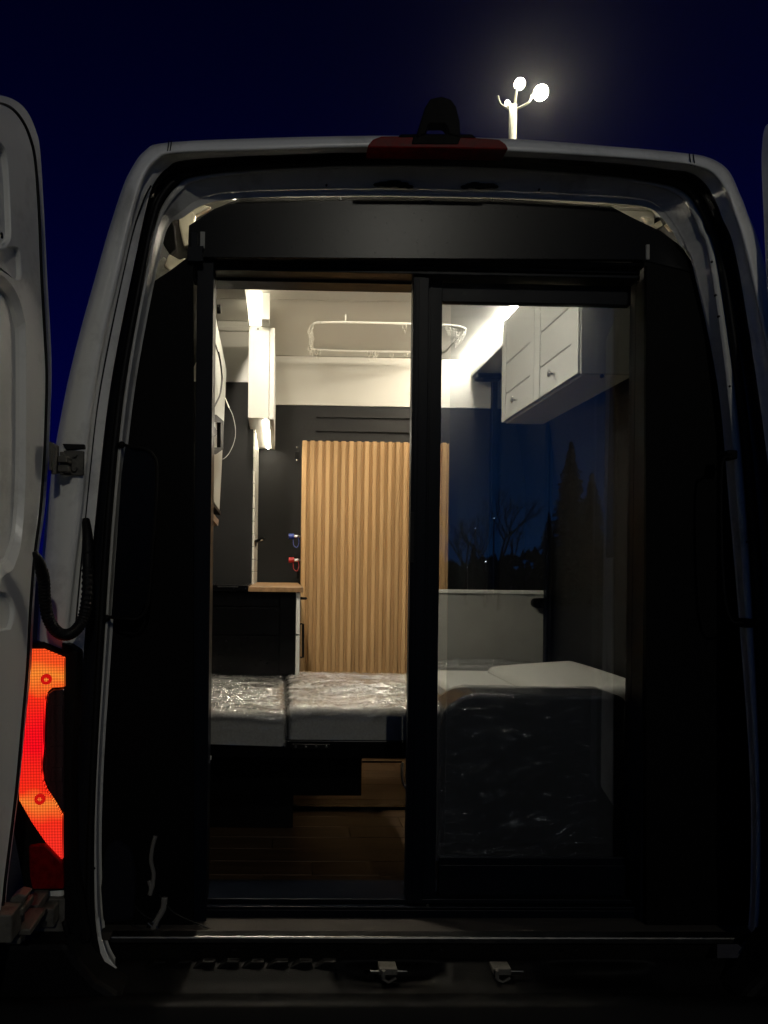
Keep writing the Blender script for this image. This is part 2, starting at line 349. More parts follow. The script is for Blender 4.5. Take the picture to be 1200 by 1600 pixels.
C = [(108,1560),(112,1450),(115,1350),(119,1200),(132,1000),(150,800),(173,600),(212,400),(232,310),(243,282),(262,262),(290,250),(410,243),(600,238),(800,245),(960,255),(1045,265),(1078,270),(1102,287),(1120,318),(1128,340),(1150,400),(1183,600),(1208,800),(1222,1000),(1232,1200),(1234,1350),(1232,1450),(1228,1560)]
Dr = [(125,1560),(128,1450),(132,1350),(140,1200),(150,1000),(163,800),(185,600),(222,400),(238,325),(248,300),(268,277),(298,262),(415,252),(600,246),(800,253),(960,264),(1040,275),(1068,281),(1090,297),(1106,325),(1114,345),(1132,400),(1163,600),(1185,800),(1197,1000),(1205,1200),(1206,1350),(1205,1450),(1202,1560)]
E = [(182,1530),(153,1470),(147,1350),(151,1200),(163,1000),(176,800),(196,600),(232,400),(245,345),(255,318),(275,292),(305,275),(420,263),(600,257),(800,262),(960,275),(1035,287),(1058,294),(1078,308),(1096,335),(1104,360),(1120,400),(1148,600),(1166,800),(1178,1000),(1187,1200),(1189,1350),(1184,1460),(1165,1502)]
Fr = [(187,1523),(158,1467),(151,1350),(154,1200),(167,1000),(181,800),(202,600),(238,400),(251,348),(262,325),(283,300),(312,283),(425,269),(600,263),(800,268),(960,281),(1028,293),(1050,301),(1069,315),(1084,342),(1092,362),(1106,400),(1134,600),(1152,800),(1166,1000),(1179,1200),(1181,1350),(1176,1456),(1160,1494)]
G = [(192,1518),(163,1465),(155,1350),(158,1200),(171,1000),(186,800),(208,600),(246,400),(262,350),(283,330),(308,313),(345,302),(430,297),(600,295),(800,299),(960,307),(1010,313),(1032,325),(1050,345),(1066,372),(1074,390),(1086,420),(1124,600),(1143,800),(1160,1000),(1174,1200),(1176,1350),(1171,1455),(1156,1490)]
Hh = [(p[0]+(4 if i < 9 else 2 if i < 12 else 0 if i < 17 else -3), p[1]+(11 if 9 <= i <= 19 else 0)) for i, p in enumerate(G)]
def mid(P, Q, t): return [(a[0]+(b[0]-a[0])*t, a[1]+(b[1]-a[1])*t) for a, b in zip(P, Q)]
RA = ring(A, 1.80)
# round shoulder from body side into the rear face
def rise(z, k): return k*max(0, min(1, (z-2.0)/.5))
side1 = [p+Vector(((p.x-.35)*.010, .05, rise(p.z, .012))) for p in RA]
side2 = [p+Vector(((p.x-.35)*.03, .35, rise(p.z, .085))) for p in RA]
side3 = [p+Vector(((p.x-.35)*.045, 3.2, rise(p.z, .10))) for p in RA]
side4 = [Vector((.35+(p.x-.35)*.85, 4.6, 1.0+(p.z-1.0)*.62)) for p in RA]
MB().loft([side4, side3, side2, side1, RA]).build('body_shell', M['paint'], van, smooth=True)
MB().loft([RA, ring(mid(A, B, .12), 1.775), ring(mid(A, B, .3), 1.762), ring(mid(A, B, .8), 1.757), ring(mid(A, B, .96), 1.760), ring(B, 1.768), ring(mid(B, C, .12), 1.782), ring(mid(B, C, .5), 1.786), ring(C, 1.80)]).build('rear_frame', M['paint'], van, smooth=True)
# pressed crease beside the door gap
MB().loft([ring(C, 1.80), ring(mid(C, Dr, .35), 1.835), ring(Dr, 1.845)]).build('seal_channel', M['gloss_black'], van, smooth=True)
def around(P, D0, r, m=.5):
    c = ring(P, D0); return c
seal = MB(); rp = ring(mid(Dr, E, .5), 1.835); seal.tube(rp, .0085, 8)
seal.loft([ring(Dr, 1.846), ring(E, 1.852)])
seal.build('door_seal', M['rubber'], van, smooth=True)
MB().loft([ring(E, 1.848), ring(mid(E, Fr, .15), 1.843), ring(mid(E, Fr, .85), 1.843), ring(Fr, 1.850)]).build('door_flange', M['paint_in'], van, smooth=True)
MB().loft([ring(Fr, 1.851), ring(mid(Fr, G, .2), 1.857), ring(mid(Fr, G, .8), 1.874), ring(G, 1.878)]).build('inner_frame', M['paint_in'], van, smooth=True)
MB().loft([ring(G, 1.879), ring(Hh, 1.884)]).build('header_lip', M['paint_in'], van, smooth=True)
def inset(p, y, k): return Vector((.35+(p.x-.35)*.972, y, p.z-.018+rise(p.z, k)))
MB().loft([ring(G, 1.882), [inset(p, 1.94, .0) for p in RA], [inset(p, 2.12, .06) for p in RA], [inset(p, 3.75, .095) for p in RA]]).build('inner_shell', M['paint_in'], van, smooth=True)
# roof joint seams on the frame corners
for (u0, v0, u1, v1) in ((264, 220, 261, 241), (268, 220, 265, 241), (1077, 240, 1080, 259), (1083, 241, 1086, 260)):
    MB().tube([Y(u0, v0, 1.765), Y(u0*.5+u1*.5, (v0+v1)/2, 1.755), Y(u1, v1, 1.762)], .0013, 6).build('roof_seam', M['rubber'], van)
# crease line down the left pillar, and the right one
MB().tube(spline([Y(u, v, 1.785) for u, v in [(236, 290), (222, 320), (200, 395), (158, 600), (140, 745), (118, 980)]], 8), .0022, 6).build('body_crease', M['rubber'], van)
MB().tube(spline([Y(u, v, 1.792) for u, v in [(1120, 292), (1143, 345), (1172, 440), (1200, 610)]], 8), .0022, 6).build('body_crease', M['rubber'], van)
# oval lock holes in the header
for u in (615, 750):
    lk = MB()
    for k in range(9):
        a = -1+k/4; lk.ball(Y(u+a*24+random.uniform(-2, 2), 287+3*abs(a)+random.uniform(-2, 2)+(u-615)*.02, 1.867), .0075+.004*(1-abs(a)), 8, (1.6, .5, .7))
    lk.build('lock_hole', M['rubber'], van, smooth=True)
for u, v in ((672, 316), (532, 311), (510, 290), (842, 297)):
    MB().disc(Y(u, v, 1.893 if v > 305 else 1.868), (0, -1, 0), .003, .003, 10).build('screw', M['steel'] if v > 305 else M['rubber'], van)
for u, v in ((1139, 604), (1166, 847), (1111, 410), (1117, 462), (1122, 495), (1180, 1450), (158, 1498), (148, 1356)):
    MB().disc(Y(u, v, 1.845), (0, -1, 0), .0028, .004, 10).build('flange_hole', M['rubber'], van)
# third brake light and camera hood on the roof edge
bl = [(575,231),(575,226),(583,217),(596,212),(690,211),(780,217),(790,224),(795,232),(792,234),(690,232)]
MB().prism([Y(u, v, 1.749) for u, v in bl], (0, .05, 0)).build('brake_light', M['redlens'], van, bev=.004)
hood_o = [(650,214),(655,196),(664,168),(672,154),(690,150),(705,155),(713,166),(719,190),(720,214)]
hood_i = [(666,209),(668,199),(672,193),(694,193),(699,198),(701,209)]
hp = [Y(u, v, 1.745) for u, v in hood_o+hood_i[::-1]]
hm = MB(); hm.prism(hp, (0, .03, 0))
hm.prism([Y(u, v, 1.748) for u, v in [(620, 215), (626, 209), (656, 208.5), (715, 209), (738, 209), (745, 215)]], (0, .04, 0))
hm.prism([Y(u, v, 1.748) for u, v in [(642, 226), (646, 211), (722, 212), (716, 226)]], (0, .012, 0))
cam_h = hm.build('camera_hood', M['deepblack'], van, bev=.003)
# ---- tail light
TD = 1.735
tl_housing = [(30,1004),(66,1004),(103,1018),(105,1100),(103,1392),(38,1396),(20,1300),(16,1250)]
tl = MB().prism([Y(u, v, TD+.012) for u, v in tl_housing], (0, .07, 0)).build('tail_light', M['plastic'], van, bev=.006)
lit = [(40,1014),(66,1014),(100,1028),(100,1073),(80,1075),(72,1083),(69,1100),(67,1160),(64,1200),(66,1220),(72,1235),(86,1256),(97,1276),(97,1343),(72,1317),(50,1285),(30,1250),(28,1200)]
MB().prism([Y(u, v, TD) for u, v in lit], (0, .014, 0)).build('lit_lens', M['tail_lit'], tl)
dark = [(83,1078),(100,1076),(100,1272),(88,1253),(75,1233),(69,1217),(68,1200),(71,1160),(73,1100),(75,1084)]
MB().prism([Y(u, v, TD-.003) for u, v in dark], (0, .016, 0)).build('clear_lens', M['redlens_dark'], tl, bev=.003)
for v0, v1 in ((1103, 1132), (1166, 1168), (1200, 1222)):
    MB().prism([Y(u, v, TD-.006) for u, v in ((80, v0), (98, v0), (98, v1), (78, v1))], (0, .003, 0)).build('reflector_bowl', M['redlens_dark'], tl, bev=.002)
low = [(44,1322),(70,1320),(98,1349),(99,1390),(50,1390),(46,1370)]
MB().prism([Y(u, v, TD-.002) for u, v in low], (0, .016, 0)).build('rear_fog_lens', M['redlens'], tl, bev=.004)
for u, v in ((73, 1061), (63, 1248)):
    MB().disc(Y(u, v, TD-.001), (0, -1, 0), .0125, .006, 18).build('lens_bolt', M['bolt_glow'], tl)
    MB().ball(Y(u-1, v+1, TD-.008), .0042, 10, (1.3, .5, 1)).build('bolt_tip', M['tail_lit'], tl)  # glowing tip stands in for the bright glint on the bolt
# ---- lower gap, hinge plate, seams under the lamp
MB().pbox(52, 1404, 101, 1470, 1.745, 1.78).build('hinge_plate', M['dirty_metal'], van, bev=.003)
lh = MB()
lh.pbox(-18, 1430, 18, 1474, 1.50, 1.56); lh.pbox(14, 1420, 36, 1432, 1.55, 1.62); lh.pbox(20, 1452, 48, 1462, 1.56, 1.66)
lh.pbox(36, 1414, 60, 1428, 1.66, 1.74); lh.pbox(52, 1420, 84, 1450, 1.70, 1.745); lh.pbox(8, 1466, 32, 1476, 1.57, 1.61)
lh.tube([Y(30, 1424, 1.60), Y(30, 1470, 1.60)], .012, 12); lh.tube([Y(58, 1414, 1.70), Y(58, 1452, 1.70)], .008, 12)
hg = lh.build('door_hinge', M['dirty_metal'], van, bev=.003)
MB().prism([Y(u, v, 1.56) for u, v in ((12, 1424), (16, 1404), (28, 1397), (42, 1400), (34, 1414), (34, 1426))], (0, .04, 0)).build('check_strap', M['dirty_metal'], hg, bev=.003)
for u, v in ((71, 1425), (70, 1442)): MB().disc(Y(u, v, 1.70), (0, -1, 0), .006, .006, 8).build('bolt', M['steel'], hg)
uh = MB()
uh.pbox(99, 704, 130, 742, 1.745, 1.757); uh.pbox(90, 712, 104, 722, 1.70, 1.745); uh.pbox(84, 726, 106, 737, 1.71, 1.745); uh.pbox(76, 690, 80, 735, 1.66, 1.72)
uh.tube([Y(84, 694, 1.68), Y(84, 741, 1.68)], .0065, 10); uh.tube([Y(97, 706, 1.72), Y(97, 742, 1.72)], .005, 10)
hg2 = uh.build('door_hinge', M['dirty_metal'], van, bev=.002)
for u, v in ((117, 711), (117, 733)): MB().disc(Y(u, v, 1.745), (0, -1, 0), .0065, .007, 6).build('bolt', M['dirty_metal'], hg2)
MB().prism([Y(u, v, 1.752) for u, v in ((97, 693), (132, 694), (133, 701), (103, 703))], (0, .01, 0)).build('hinge_recess', M['rubber'], van, bev=.002)
# ---- corrugated door cable
path = [Y(54, 862, 1.56), Y(61, 878, 1.57), Y(68, 905, 1.60), Y(70, 935, 1.62), Y(75, 965, 1.64), Y(87, 985, 1.66), Y(102, 992, 1.68), Y(118, 985, 1.70), Y(130, 965, 1.72), Y(136, 930, 1.73), Y(137, 880, 1.75), Y(137, 840, 1.765), Y(134, 812, 1.785)]
sp_ = spline(path, 22); L_ = len(sp_)
def hr(i):
    t = i/L_; base = .0125 if .1 < t < .86 else .0125*min(t/.1, 1)*.6+.005 if t <= .1 else .0145*(1-(t-.86)*2.5)
    return base*(1+(.11 if (i//2) % 2 else -.05)*(1 if .12 < t < .82 else 0))
MB().tube(sp_, .012, 12, rf=hr).build('cable_conduit', M['rubber'], van, smooth=True)
# ---- grab handles on both pillars
def grab(pts, D, r=.0045):
    P = spline([Y(u, v, d) for (u, v), d in zip(pts, D)], 8)
    t = MB(); t.tube(P, r, 8)
    o = t.build('grab_handle', M['plastic'], van, smooth=True); return o
gh = grab([(190, 694), (205, 698), (228, 702), (240, 712), (245, 730), (243, 790), (238, 860), (233, 930), (225, 958), (212, 967), (190, 966), (170, 964)], [1.85]+[1.80]*10+[1.85], .004)
blade = [(196, 697), (228, 703), (240, 714), (243, 735), (241, 800), (234, 900), (229, 940), (215, 964), (174, 963), (180, 880), (190, 740)]
MB().prism([Y(u, v, 1.806) for u, v in blade], (0, .006, 0)).build('handle_blade', M['blackpanel'], gh)
for u, v in ((190, 695), (167, 966)): MB().ball(Y(u, v, 1.835), .009, 10).build('handle_mount', M['plastic'], gh, smooth=True)
gh2 = grab([(1150, 710), (1138, 712), (1128, 730), (1127, 830), (1132, 930), (1142, 968), (1155, 973), (1172, 974)], [1.85]+[1.80]*6+[1.85], .0035)
for u, v in ((1145, 710), (1170, 974)): MB().pbox(u-7, v-7, u+8, v+7, 1.81, 1.85).build('handle_mount', M['plastic'], gh2, bev=.003)
# ---- rear sill, step and bumper
sl = MB().box(Y(172, 1490, 1.83).x, Y(1160, 1490, 1.83).x, 1.825, 1.858, FZ-.012, FZ+.006)
sill = sl.build('sill_trim', M['steel'], van, bev=.004)
for u in (365, 540, 690, 900): MB().ball(Y(u, 1484, 1.83), .004, 8, (1.6, 1, .5)).build('rivet', M['rubber'], sill)
st = MB()
x0, x1 = Y(178, 1520, 1.8).x, Y(1168, 1520, 1.8).x
def steppt(x, y, z): return (x, y, z)
recess = [(560, 700), (850, 1010)]
us = list(range(180, 1170, 10)); rows = []
for v, D, dep in ((1497, 1.826, 0), (1501, 1.818, 0), (1506, 1.81, .3), (1515, 1.795, 1), (1530, 1.78, 1), (1540, 1.765, .5), (1546, 1.755, 0), (1552, 1.742, 0)):
    row = []
    for u in us:
        k = max(0, min(1, 1-abs(u-(530+690)/2)/85*1.0+.35), min(1, 1-abs(u-935)/90+.35)) if (520 < u < 700 or 845 < u < 1025) else 0
        row.append(Y(u, v+ (8 if False else 0), D+.045*k*dep))
    rows.append(row)
st.loft(rows); st.build('rear_step', M['plastic'], van, smooth=True)
for u0 in range(215, 500, 38):
    MB().prism([Y(u, v, 1.80-.003) for u, v in ((u0+26, 1503), (u0+46, 1503), (u0+18, 1524), (u0-8, 1524))], (0, .02, 0)).build('step_tread', M['plastic'], van, bev=.003)
for u in (607, 785):
    lt = MB(); lt.pbox(u-14, 1514, u+14, 1524, 1.775, 1.81); lt.tube([Y(u-12, 1528, 1.78), Y(u, 1535, 1.775), Y(u+12, 1528, 1.78)], .004, 8)
    lt.tube([Y(u-8, 1516, 1.768), Y(u-8, 1530, 1.768)], .005, 8)
    l_ = lt.build('door_latch', M['dirty_metal'], van, bev=.003)
    MB().pbox(u+(6 if u > 700 else -29), 1517, u+(34 if u > 700 else 30), 1523, 1.778, 1.782).build('striker_plate', M['steel'], l_, bev=.002)
bm_ = [[Y(u, v, D) for u in range(-40, 1361, 20)] for v, D in ((1552, 1.742), (1556, 1.70), (1562, 1.66), (1575, 1.63), (1700, 1.62))]
MB().loft(bm_).build('bumper', M['plastic'], van, smooth=True)
for pts in ([(-60,1474),(104,1474),(120,1500),(150,1535),(190,1560),(190,1640),(-60,1640)], [(1160,1560),(1190,1530),(1210,1490),(1225,1474),(1400,1474),(1400,1640),(1160,1640)]):
    MB().prism([Y(u, v, 1.69) for u, v in pts], (0, .10, 0)).build('bumper_corner', M['plastic'], van, bev=.015)
MB().prism([Y(u, v, 1.747) for u, v in [(96,1004),(108,1008),(122,1020),(118,1100),(112,1200),(113,1350),(128,1440),(136,1476),(100,1476)]], (0, .05, 0)).build('lamp_trim', M['plastic'], van, bev=.004)
cr = spline([(100, 1440, 0), (118, 1500, 0), (160, 1550, 0), (230, 1566, 0), (400, 1570, 0), (1150, 1560, 0)], 8)
MB().tube([Y(p.x, p.y, 1.70) for p in cr], .006, 8).build('bumper_edge', M['plastic'], van, smooth=True)
fl = spline([(150, 1440, 0), (157, 1485, 0), (178, 1520, 0), (207, 1536, 0), (267, 1546, 0), (400, 1550, 0), (900, 1550, 0), (1100, 1545, 0), (1160, 1520, 0)], 8)
MB().loft([[Y(p.x, p.y, 1.80) for p in fl], [Y(p.x+3, p.y-5, 1.797) for p in fl], [Y(p.x+5, p.y-8, 1.80) for p in fl]]).build('lower_flange', M['paint_in'], van, smooth=True)
MB().prism([Y(u, v, 1.795) for u, v in ((152, 1464), (157, 1490), (166, 1508), (179, 1523), (181, 1513), (170, 1498), (160, 1470))], (0, .004, 0)).build('corner_gusset', M['paint'], van, bev=.001)
# wheels under the body
for x in (-.42, 1.12):
    tr = MB().tube([(x-.1, 3.0, .34), (x+.1, 3.0, .34)], .34, 32).build('wheel', M['rubber'], van, smooth=False)
    MB().tube([(x-.105, 3.0, .34), (x+.105, 3.0, .34)], .2, 24).build('rim', M['steel'], tr)
MB().box(-.45, 1.15, 1.9, 5.3, .42, .60).build('underbody', M['plastic'], van)

# ---- the two open rear doors
def door(name_side, hx, k, outer, inner, holes, tracelines, thick, label):
    nrm = Vector((1, k, 0)) if hx < 0 else Vector((1, -k*-1, 0))
    sgn = -1 if hx < 0 else 1
    n = Vector((1, sgn*k, 0)).normalized(); p0 = Vector((hx, 1.72, 0))      # inner face plane
    inn = -sgn                                                             # towards the van's middle
    P = lambda u, v, d=0: PL(u, v, p0+n*(-inn*d), n)
    d = thing  # noqa
    return P, n, inn
kL = .16
nL = Vector((1, -kL, 0)).normalized(); pL = Vector((-.53, 1.72, 0))
PLd = lambda u, v, d=0: PL(u, v, pL-nL*d, nL)
def close_off(vis, zt, zb, yend=.93, d=0):
    a = vis[0]; b = vis[-1]
    x_at = lambda y: pL.x-d+(y-pL.y)*kL
    return vis+[Vector((x_at(yend), yend, b.z)), Vector((x_at(yend), yend, a.z))]
outer = [(-30,146),(0,148),(25,156),(44,174),(57,203),(64,235),(70,330),(75,430),(80,520),(82,580),(80,650),(77,720),(71,800),(61,870),(54,960),(50,1040),(42,1120),(30,1240),(14,1370),(5,1440),(-30,1560)]
inner = [(-30,160),(0,163),(18,172),(33,190),(44,215),(52,250),(58,330),(62,430),(67,520),(70,580),(69,650),(66,720),(60,800),(51,870),(44,960),(40,1040),(33,1120),(22,1240),(6,1370),(-3,1440),(-38,1560)]
ou = [PLd(u, v, .022) for u, v in [(p.x, p.y) for p in spline([(a, b, 0) for a, b in outer], 4)]]
iu = [PLd(u, v, 0) for u, v in [(p.x, p.y) for p in spline([(a, b, 0) for a, b in inner], 4)]]
ou2 = close_off(ou, 0, 0, d=.022)
MB().prism(ou2, (-.03, 0, 0)).build('door_skin', M['paint'], van, bev=.004)
ld_ = van.children[-1] if False else [o for o in van.children if o.name.startswith('door_skin')][0]; ld_.name = 'rear_door'
tag(ld_, 'left rear door swung open')
holes_px = [
  [(-60,215),(-10,218),(4,226),(11,243),(15,290),(17,340),(17,372),(10,384),(-5,390),(-60,392)],
  [(-60,402),(0,394),(12,386),(24,385),(31,393),(34,430),(30,438),(22,436),(8,424),(-8,416),(-60,414)],
  [(-60,424),(-5,428),(14,440),(28,462),(37,492),(41,530),(41,700),(39,780),(34,842),(26,875),(10,896),(-60,905)],
  [(-60,922),(0,924),(13,929),(21,942),(23,958),(19,978),(8,985),(-60,987)]]
loops = [close_off(iu, 0, 0)]
hl = []
for h in holes_px:
    q = [PLd(p.x, p.y, 0) for p in spline([(a, b, 0) for a, b in h], 4, closed=True)]
    q = [Vector((max(pL.x+(1.0-pL.y)*kL, p.x), max(1.0, p.y), p.z)) for p in q]
    hl.append(q)
ipan = fill(loops+hl)
wall_ = MB(); b_in = close_off(iu, 0, 0)
ring0 = b_in; ring1 = [p-nL*.02 for p in b_in]
ipan.loft([ring0, ring1], closed=True)
depths = [.012, .010, .055, .010]
for q, dp in zip(hl, depths):
    c = sum(q, Vector())/len(q)
    q1 = [p+(c-p)*(.03 if dp < .05 else .06)-nL*dp*.25 for p in q]
    q2 = [p+(c-p)*(.05 if dp < .05 else .10)-nL*dp for p in q]
    ipan.loft([q, q1, q2], closed=True)
    fm = fill([q2]); ipan.add(fm.v, fm.f)
ip = ipan.build('inner_panel', M['paint'], ld_)
ip.modifiers.new('w', 'WELD').merge_threshold = .0005
bv = ip.modifiers.new('b', 'BEVEL'); bv.width = .003; bv.segments = 2; bv.limit_method = 'ANGLE'; bv.angle_limit = R(40)
MB().tube([PLd(p.x, p.y, .006) for p in spline([(a+3, b, 0) for a, b in inner], 4)], .0035, 6).build('door_seal', M['rubber'], ld_, smooth=True)
for vv in (665, 743, 775, 812):
    MB().tube([PLd(-30, vv-4, .052), PLd(16, vv, .052)], .003, 6).build('pressing', M['paint_in'], ld_)
MB().tube(spline([PLd(u, v, .05) for u, v in [(0, 500), (4, 560), (3, 640), (2, 680)]], 6), .0012, 6).build('door_wire', M['rubber'], ld_)
MB().disc(PLd(2, 368, .0), (1, 0, 0), .006, .002, 10).build('drain_hole', M['rubber'], ld_)
# right door: only a sliver of its hinge edge is in view
kR = .25
nR = Vector((1, kR, 0)).normalized(); pR = Vector((1.145, 1.73, 0))
PRd = lambda u, v, d=0: PL(u, v, pR+nR*d, nR)
rv = [(1226,190),(1200,192),(1192,203),(1189,225),(1188,260),(1191,330),(1194,400),(1198,480),(1203,580),(1210,720),(1222,900),(1236,1100),(1255,1300),(1270,1440),(1280,1540)]
rp_ = [PRd(p.x, p.y) for p in spline([(a, b, 0) for a, b in rv], 3)]
xr = lambda y: pR.x-(y-pR.y)*kR
rd = MB().prism(rp_+[Vector((xr(.95), .95, rp_[-1].z)), Vector((xr(.95), .95, rp_[0].z-.08))], (.045, 0, 0)).build('rear_door', M['paint'], van, bev=.006)
tag(rd, 'right rear door swung open')
# raised inner frame of the right door
z0, z1 = 1.0, 2.3
MB().prism([Vector((xr(1.62)-.008, 1.62, 1.62)), Vector((xr(1.64)-.008, 1.60, 2.28)), Vector((xr(1.08)-.008, 1.08, 2.34)), Vector((xr(1.03)-.008, 1.03, 1.62))], (.02, 0, 0)).build('window_pane', M['blackpanel'], rd, bev=.01)
MB().prism([Vector((xr(1.60)-.006, 1.60, .95)), Vector((xr(1.60)-.006, 1.60, 1.5)), Vector((xr(1.05)-.006, 1.05, 1.5)), Vector((xr(1.05)-.006, 1.05, .95))], (.02, 0, 0)).build('inner_panel', M['paint_in'], rd, bev=.01)

# ------------------------------------------------------------------ load floor behind the partition
tag(MB().box(Y(150, 1440, 1.86).x, Y(1178, 1440, 1.86).x, 1.858, 1.99, FZ-.02, FZ).build('floor', M['carpet']), kind='structure')

# ------------------------------------------------------------------ partition wall with sliding door opening
PD0 = 1.895
part = thing('partition_wall', (.35, PD0, FZ), 'matt black partition wall across the back of the van around the sliding door', 'partition wall')
MB().prism([Y(u, v, PD0) for u, v in [(293,402),(295,352),(335,326),(375,309),(600,307),(800,311),(955,322),(985,338),(1035,362),(1066,386),(1092,425),(1092,428),(1000,406)]], (0, .015, 0)).build('header_panel', M['blackpanel'], part, bev=.0015)
MB().prism([Y(u, v, PD0+.002) for u, v in [(140,1446),(148,1200),(158,1000),(172,800),(192,600),(228,447),(262,425),(290,404),(302,403),(302,1446)]], (0, .015, 0)).build('side_panel', M['deepblack'], part, bev=.0015)
MB().prism([Y(u, v, PD0+.002) for u, v in [(1010,408),(1091,429),(1100,440),(1140,600),(1160,800),(1175,1000),(1188,1200),(1188,1446),(1010,1446)]], (0, .015, 0)).build('side_panel', M['deepblack'], part, bev=.0015)
MB().prism([Y(u, v, PD0-.012) for u, v in [(293,408),(318,408),(316,392),(318,388),(318,384),(308,384),(308,362),(298,362),(298,384),(293,386)]], (0, .012, 0)).build('bracket', M['alu_black'], part, bev=.001)
MB().pbox(313, 362, 320, 388, PD0-.006, PD0).build('bracket_shim', M['greyboard'], part)
MB().pbox(1010, 382, 1015, 405, PD0-.006, PD0).build('bracket_shim', M['greyboard'], part)
# insulation and body pieces visible in the gap above the left side panel
ins = thing('insulation_piece', Y(270, 370, 2.02), 'crumpled silvery insulation and foam in the gap at the upper left corner', 'insulation')
for i, pts in enumerate([[(276,318),(296,320),(306,338),(300,360),(296,385),(287,385),(280,352)], [(292,320),(312,318),(330,322),(312,332),(298,342)], [(264,396),(280,405),(290,402),(284,416),(268,425),(255,415)], [(228,430),(256,400),(272,420),(240,450),(222,470)], [(246,340),(262,330),(272,352),(276,388),(266,398),(255,380),(248,360)]]):
    MB().prism([Y(u, v, 2.0+.012*i) for u, v in pts], (0, .02, 0)).build('insulation_sheet', M['foil'] if i in (0, 1, 2) else M['paint_in'] if i == 3 else M['plastic'], ins, bev=.004)
ins2 = thing('insulation_piece', Y(1025, 350, 2.02), 'folded pale insulation scrap in the gap at the upper right corner', 'insulation')
for i, pts in enumerate([[(1003,338),(1016,341),(1012,348)], [(1018,352),(1032,344),(1036,352),(1026,357)], [(1040,350),(1052,345),(1058,362),(1048,360)]]):
    MB().prism([Y(u, v, 1.975) for u, v in pts], (0, .01, 0)).build('insulation_sheet', M['foil'], ins2, bev=.001)

# ------------------------------------------------------------------ sliding door
sd = thing('sliding_door', (Y(655, 1400, 1.94).x, 1.94, FZ), 'black aluminium framed sliding glass door, glazed half on the right, left half slid open', 'sliding door')
fr = MB()
def pb_(u0, v0, u1, v1, D0, D1, name='frame_rail', m=M['alu_black'], bev=.0015, par=sd): return MB().pbox(u0, v0, u1, v1, D0, D1).build(name, m, par, bev=bev)
pb_(302, 405, 1000, 412, 1.935, 2.07, 'head_track'); pb_(302, 415, 1000, 420, 1.932, 2.07, 'head_track'); pb_(302, 423, 1000, 428, 1.935, 2.07, 'head_track')
pb_(302, 405, 1000, 430, 1.945, 2.07, 'head_track')
pb_(302, 431, 668, 441, 1.99, 2.03, 'head_rail')
pb_(302, 405, 328, 1440, 1.912, 1.99, 'jamb'); pb_(1006, 430, 1030, 1440, 1.912, 1.975, 'jamb'); pb_(988, 440, 1004, 1440, 1.976, 2.012, 'jamb'); pb_(296, 403, 1010, 408, 1.911, 2.03, 'head_cover')
pb_(992, 440, 994, 1440, 1.973, 1.9755, 'jamb_bead')
pb_(302, 1405, 1000, 1412, 1.95, 2.07, 'bottom_track'); pb_(302, 1417, 1000, 1421, 1.935, 1.95, 'bottom_track', M['alu_black']); pb_(302, 1422, 1000, 1441, 1.938, 2.07, 'threshold')
# front sash: stile, rails, glass
s1 = MB().pbox(640, 432, 665, 1410, 1.946, 1.975).build('sash', M['alu_black'], sd, bev=.002)
for a, b in ((644, 645.5), (650, 651.5)): MB().pbox(a, 434, b, 1410, 1.9435, 1.946).build('stile_rib', M['alu_black'], s1)
s2 = MB().pbox(662, 428, 686, 1410, 1.978, 2.005).build('sash', M['alu_black'], sd, bev=.002)
MB().pbox(668, 430, 670, 1410, 1.9755, 1.978).build('stile_rib', M['alu_black'], s2)
pb_(686, 444, 986, 474, 1.98, 2.005, 'top_rail', par=s2); pb_(686, 1352, 986, 1408, 1.98, 2.005, 'bottom_rail', par=s2)
pb_(686, 1340, 986, 1352, 1.99, 2.0, 'glazing_bead', par=s2)
MB().pbox(684, 472, 988, 1345, 1.992, 1.996).build('glass_pane', M['glass'], s2)
MB().pbox(700, 470, 986, 1342, 2.045, 2.049).build('glass_pane', M['glass2'], s1)
pb_(666, 412, 681, 430, 1.936, 1.95, 'guide_block', M['plastic'])
MB().disc(Y(679, 416, 1.936), (0, -1, 0), .003, .002, 10).build('screw', M['steel'], sd)
for u, v in ((295, 1419), (668, 1414), (283, 1078)): MB().disc(Y(u, v, 1.937), (0, -1, 0), .0035, .003, 10).build('screw', M['steel'], sd)
MB().pbox(641, 800, 648, 880, 1.935, 1.946).build('pull_handle', M['rubber'], s1, bev=.002)
MB().pbox(317, 1181.5, 330, 1187, 1.985, 1.99).build('label_sticker', M['white_cab'], sd)

# ------------------------------------------------------------------ interior: floor, ceiling, walls
FD = 3.66
cz = Y(560, 558, FD).z
XL, XR = -.50, 1.225
TL, TR = -.285, 1.075
fl_ = tag(MB().box(XL, XR+.01, 1.99, FD+.05, FZ-.03, FZ-.008).build('floor', M['rubber']), kind='structure')
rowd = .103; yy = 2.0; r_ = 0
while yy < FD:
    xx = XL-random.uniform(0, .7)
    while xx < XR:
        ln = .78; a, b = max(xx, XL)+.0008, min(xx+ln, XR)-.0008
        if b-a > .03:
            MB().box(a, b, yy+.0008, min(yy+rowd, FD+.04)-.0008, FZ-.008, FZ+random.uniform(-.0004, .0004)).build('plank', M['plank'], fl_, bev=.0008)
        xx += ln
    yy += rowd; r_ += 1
seamD = 2.89
ce = tag(MB().box(TL, TR, 2.1, FD+.05, cz+.006, cz+.02).build('ceiling', M['white_in']), kind='structure')
for a, b in ((2.105, seamD-.0015), (seamD+.0015, FD-.003)): MB().box(TL, TR-.002, a, b, cz, cz+.006).build('panel', M['white_in'], ce, bev=.001)
wl = [(XL, FZ), (XL, 2.0), (XL+.07, 2.28), (TL, cz+.004)]; wr = [(XR, FZ), (XR, 1.95), (XR-.045, 2.25), (TR+.02, 2.48), (TR, cz+.004)]
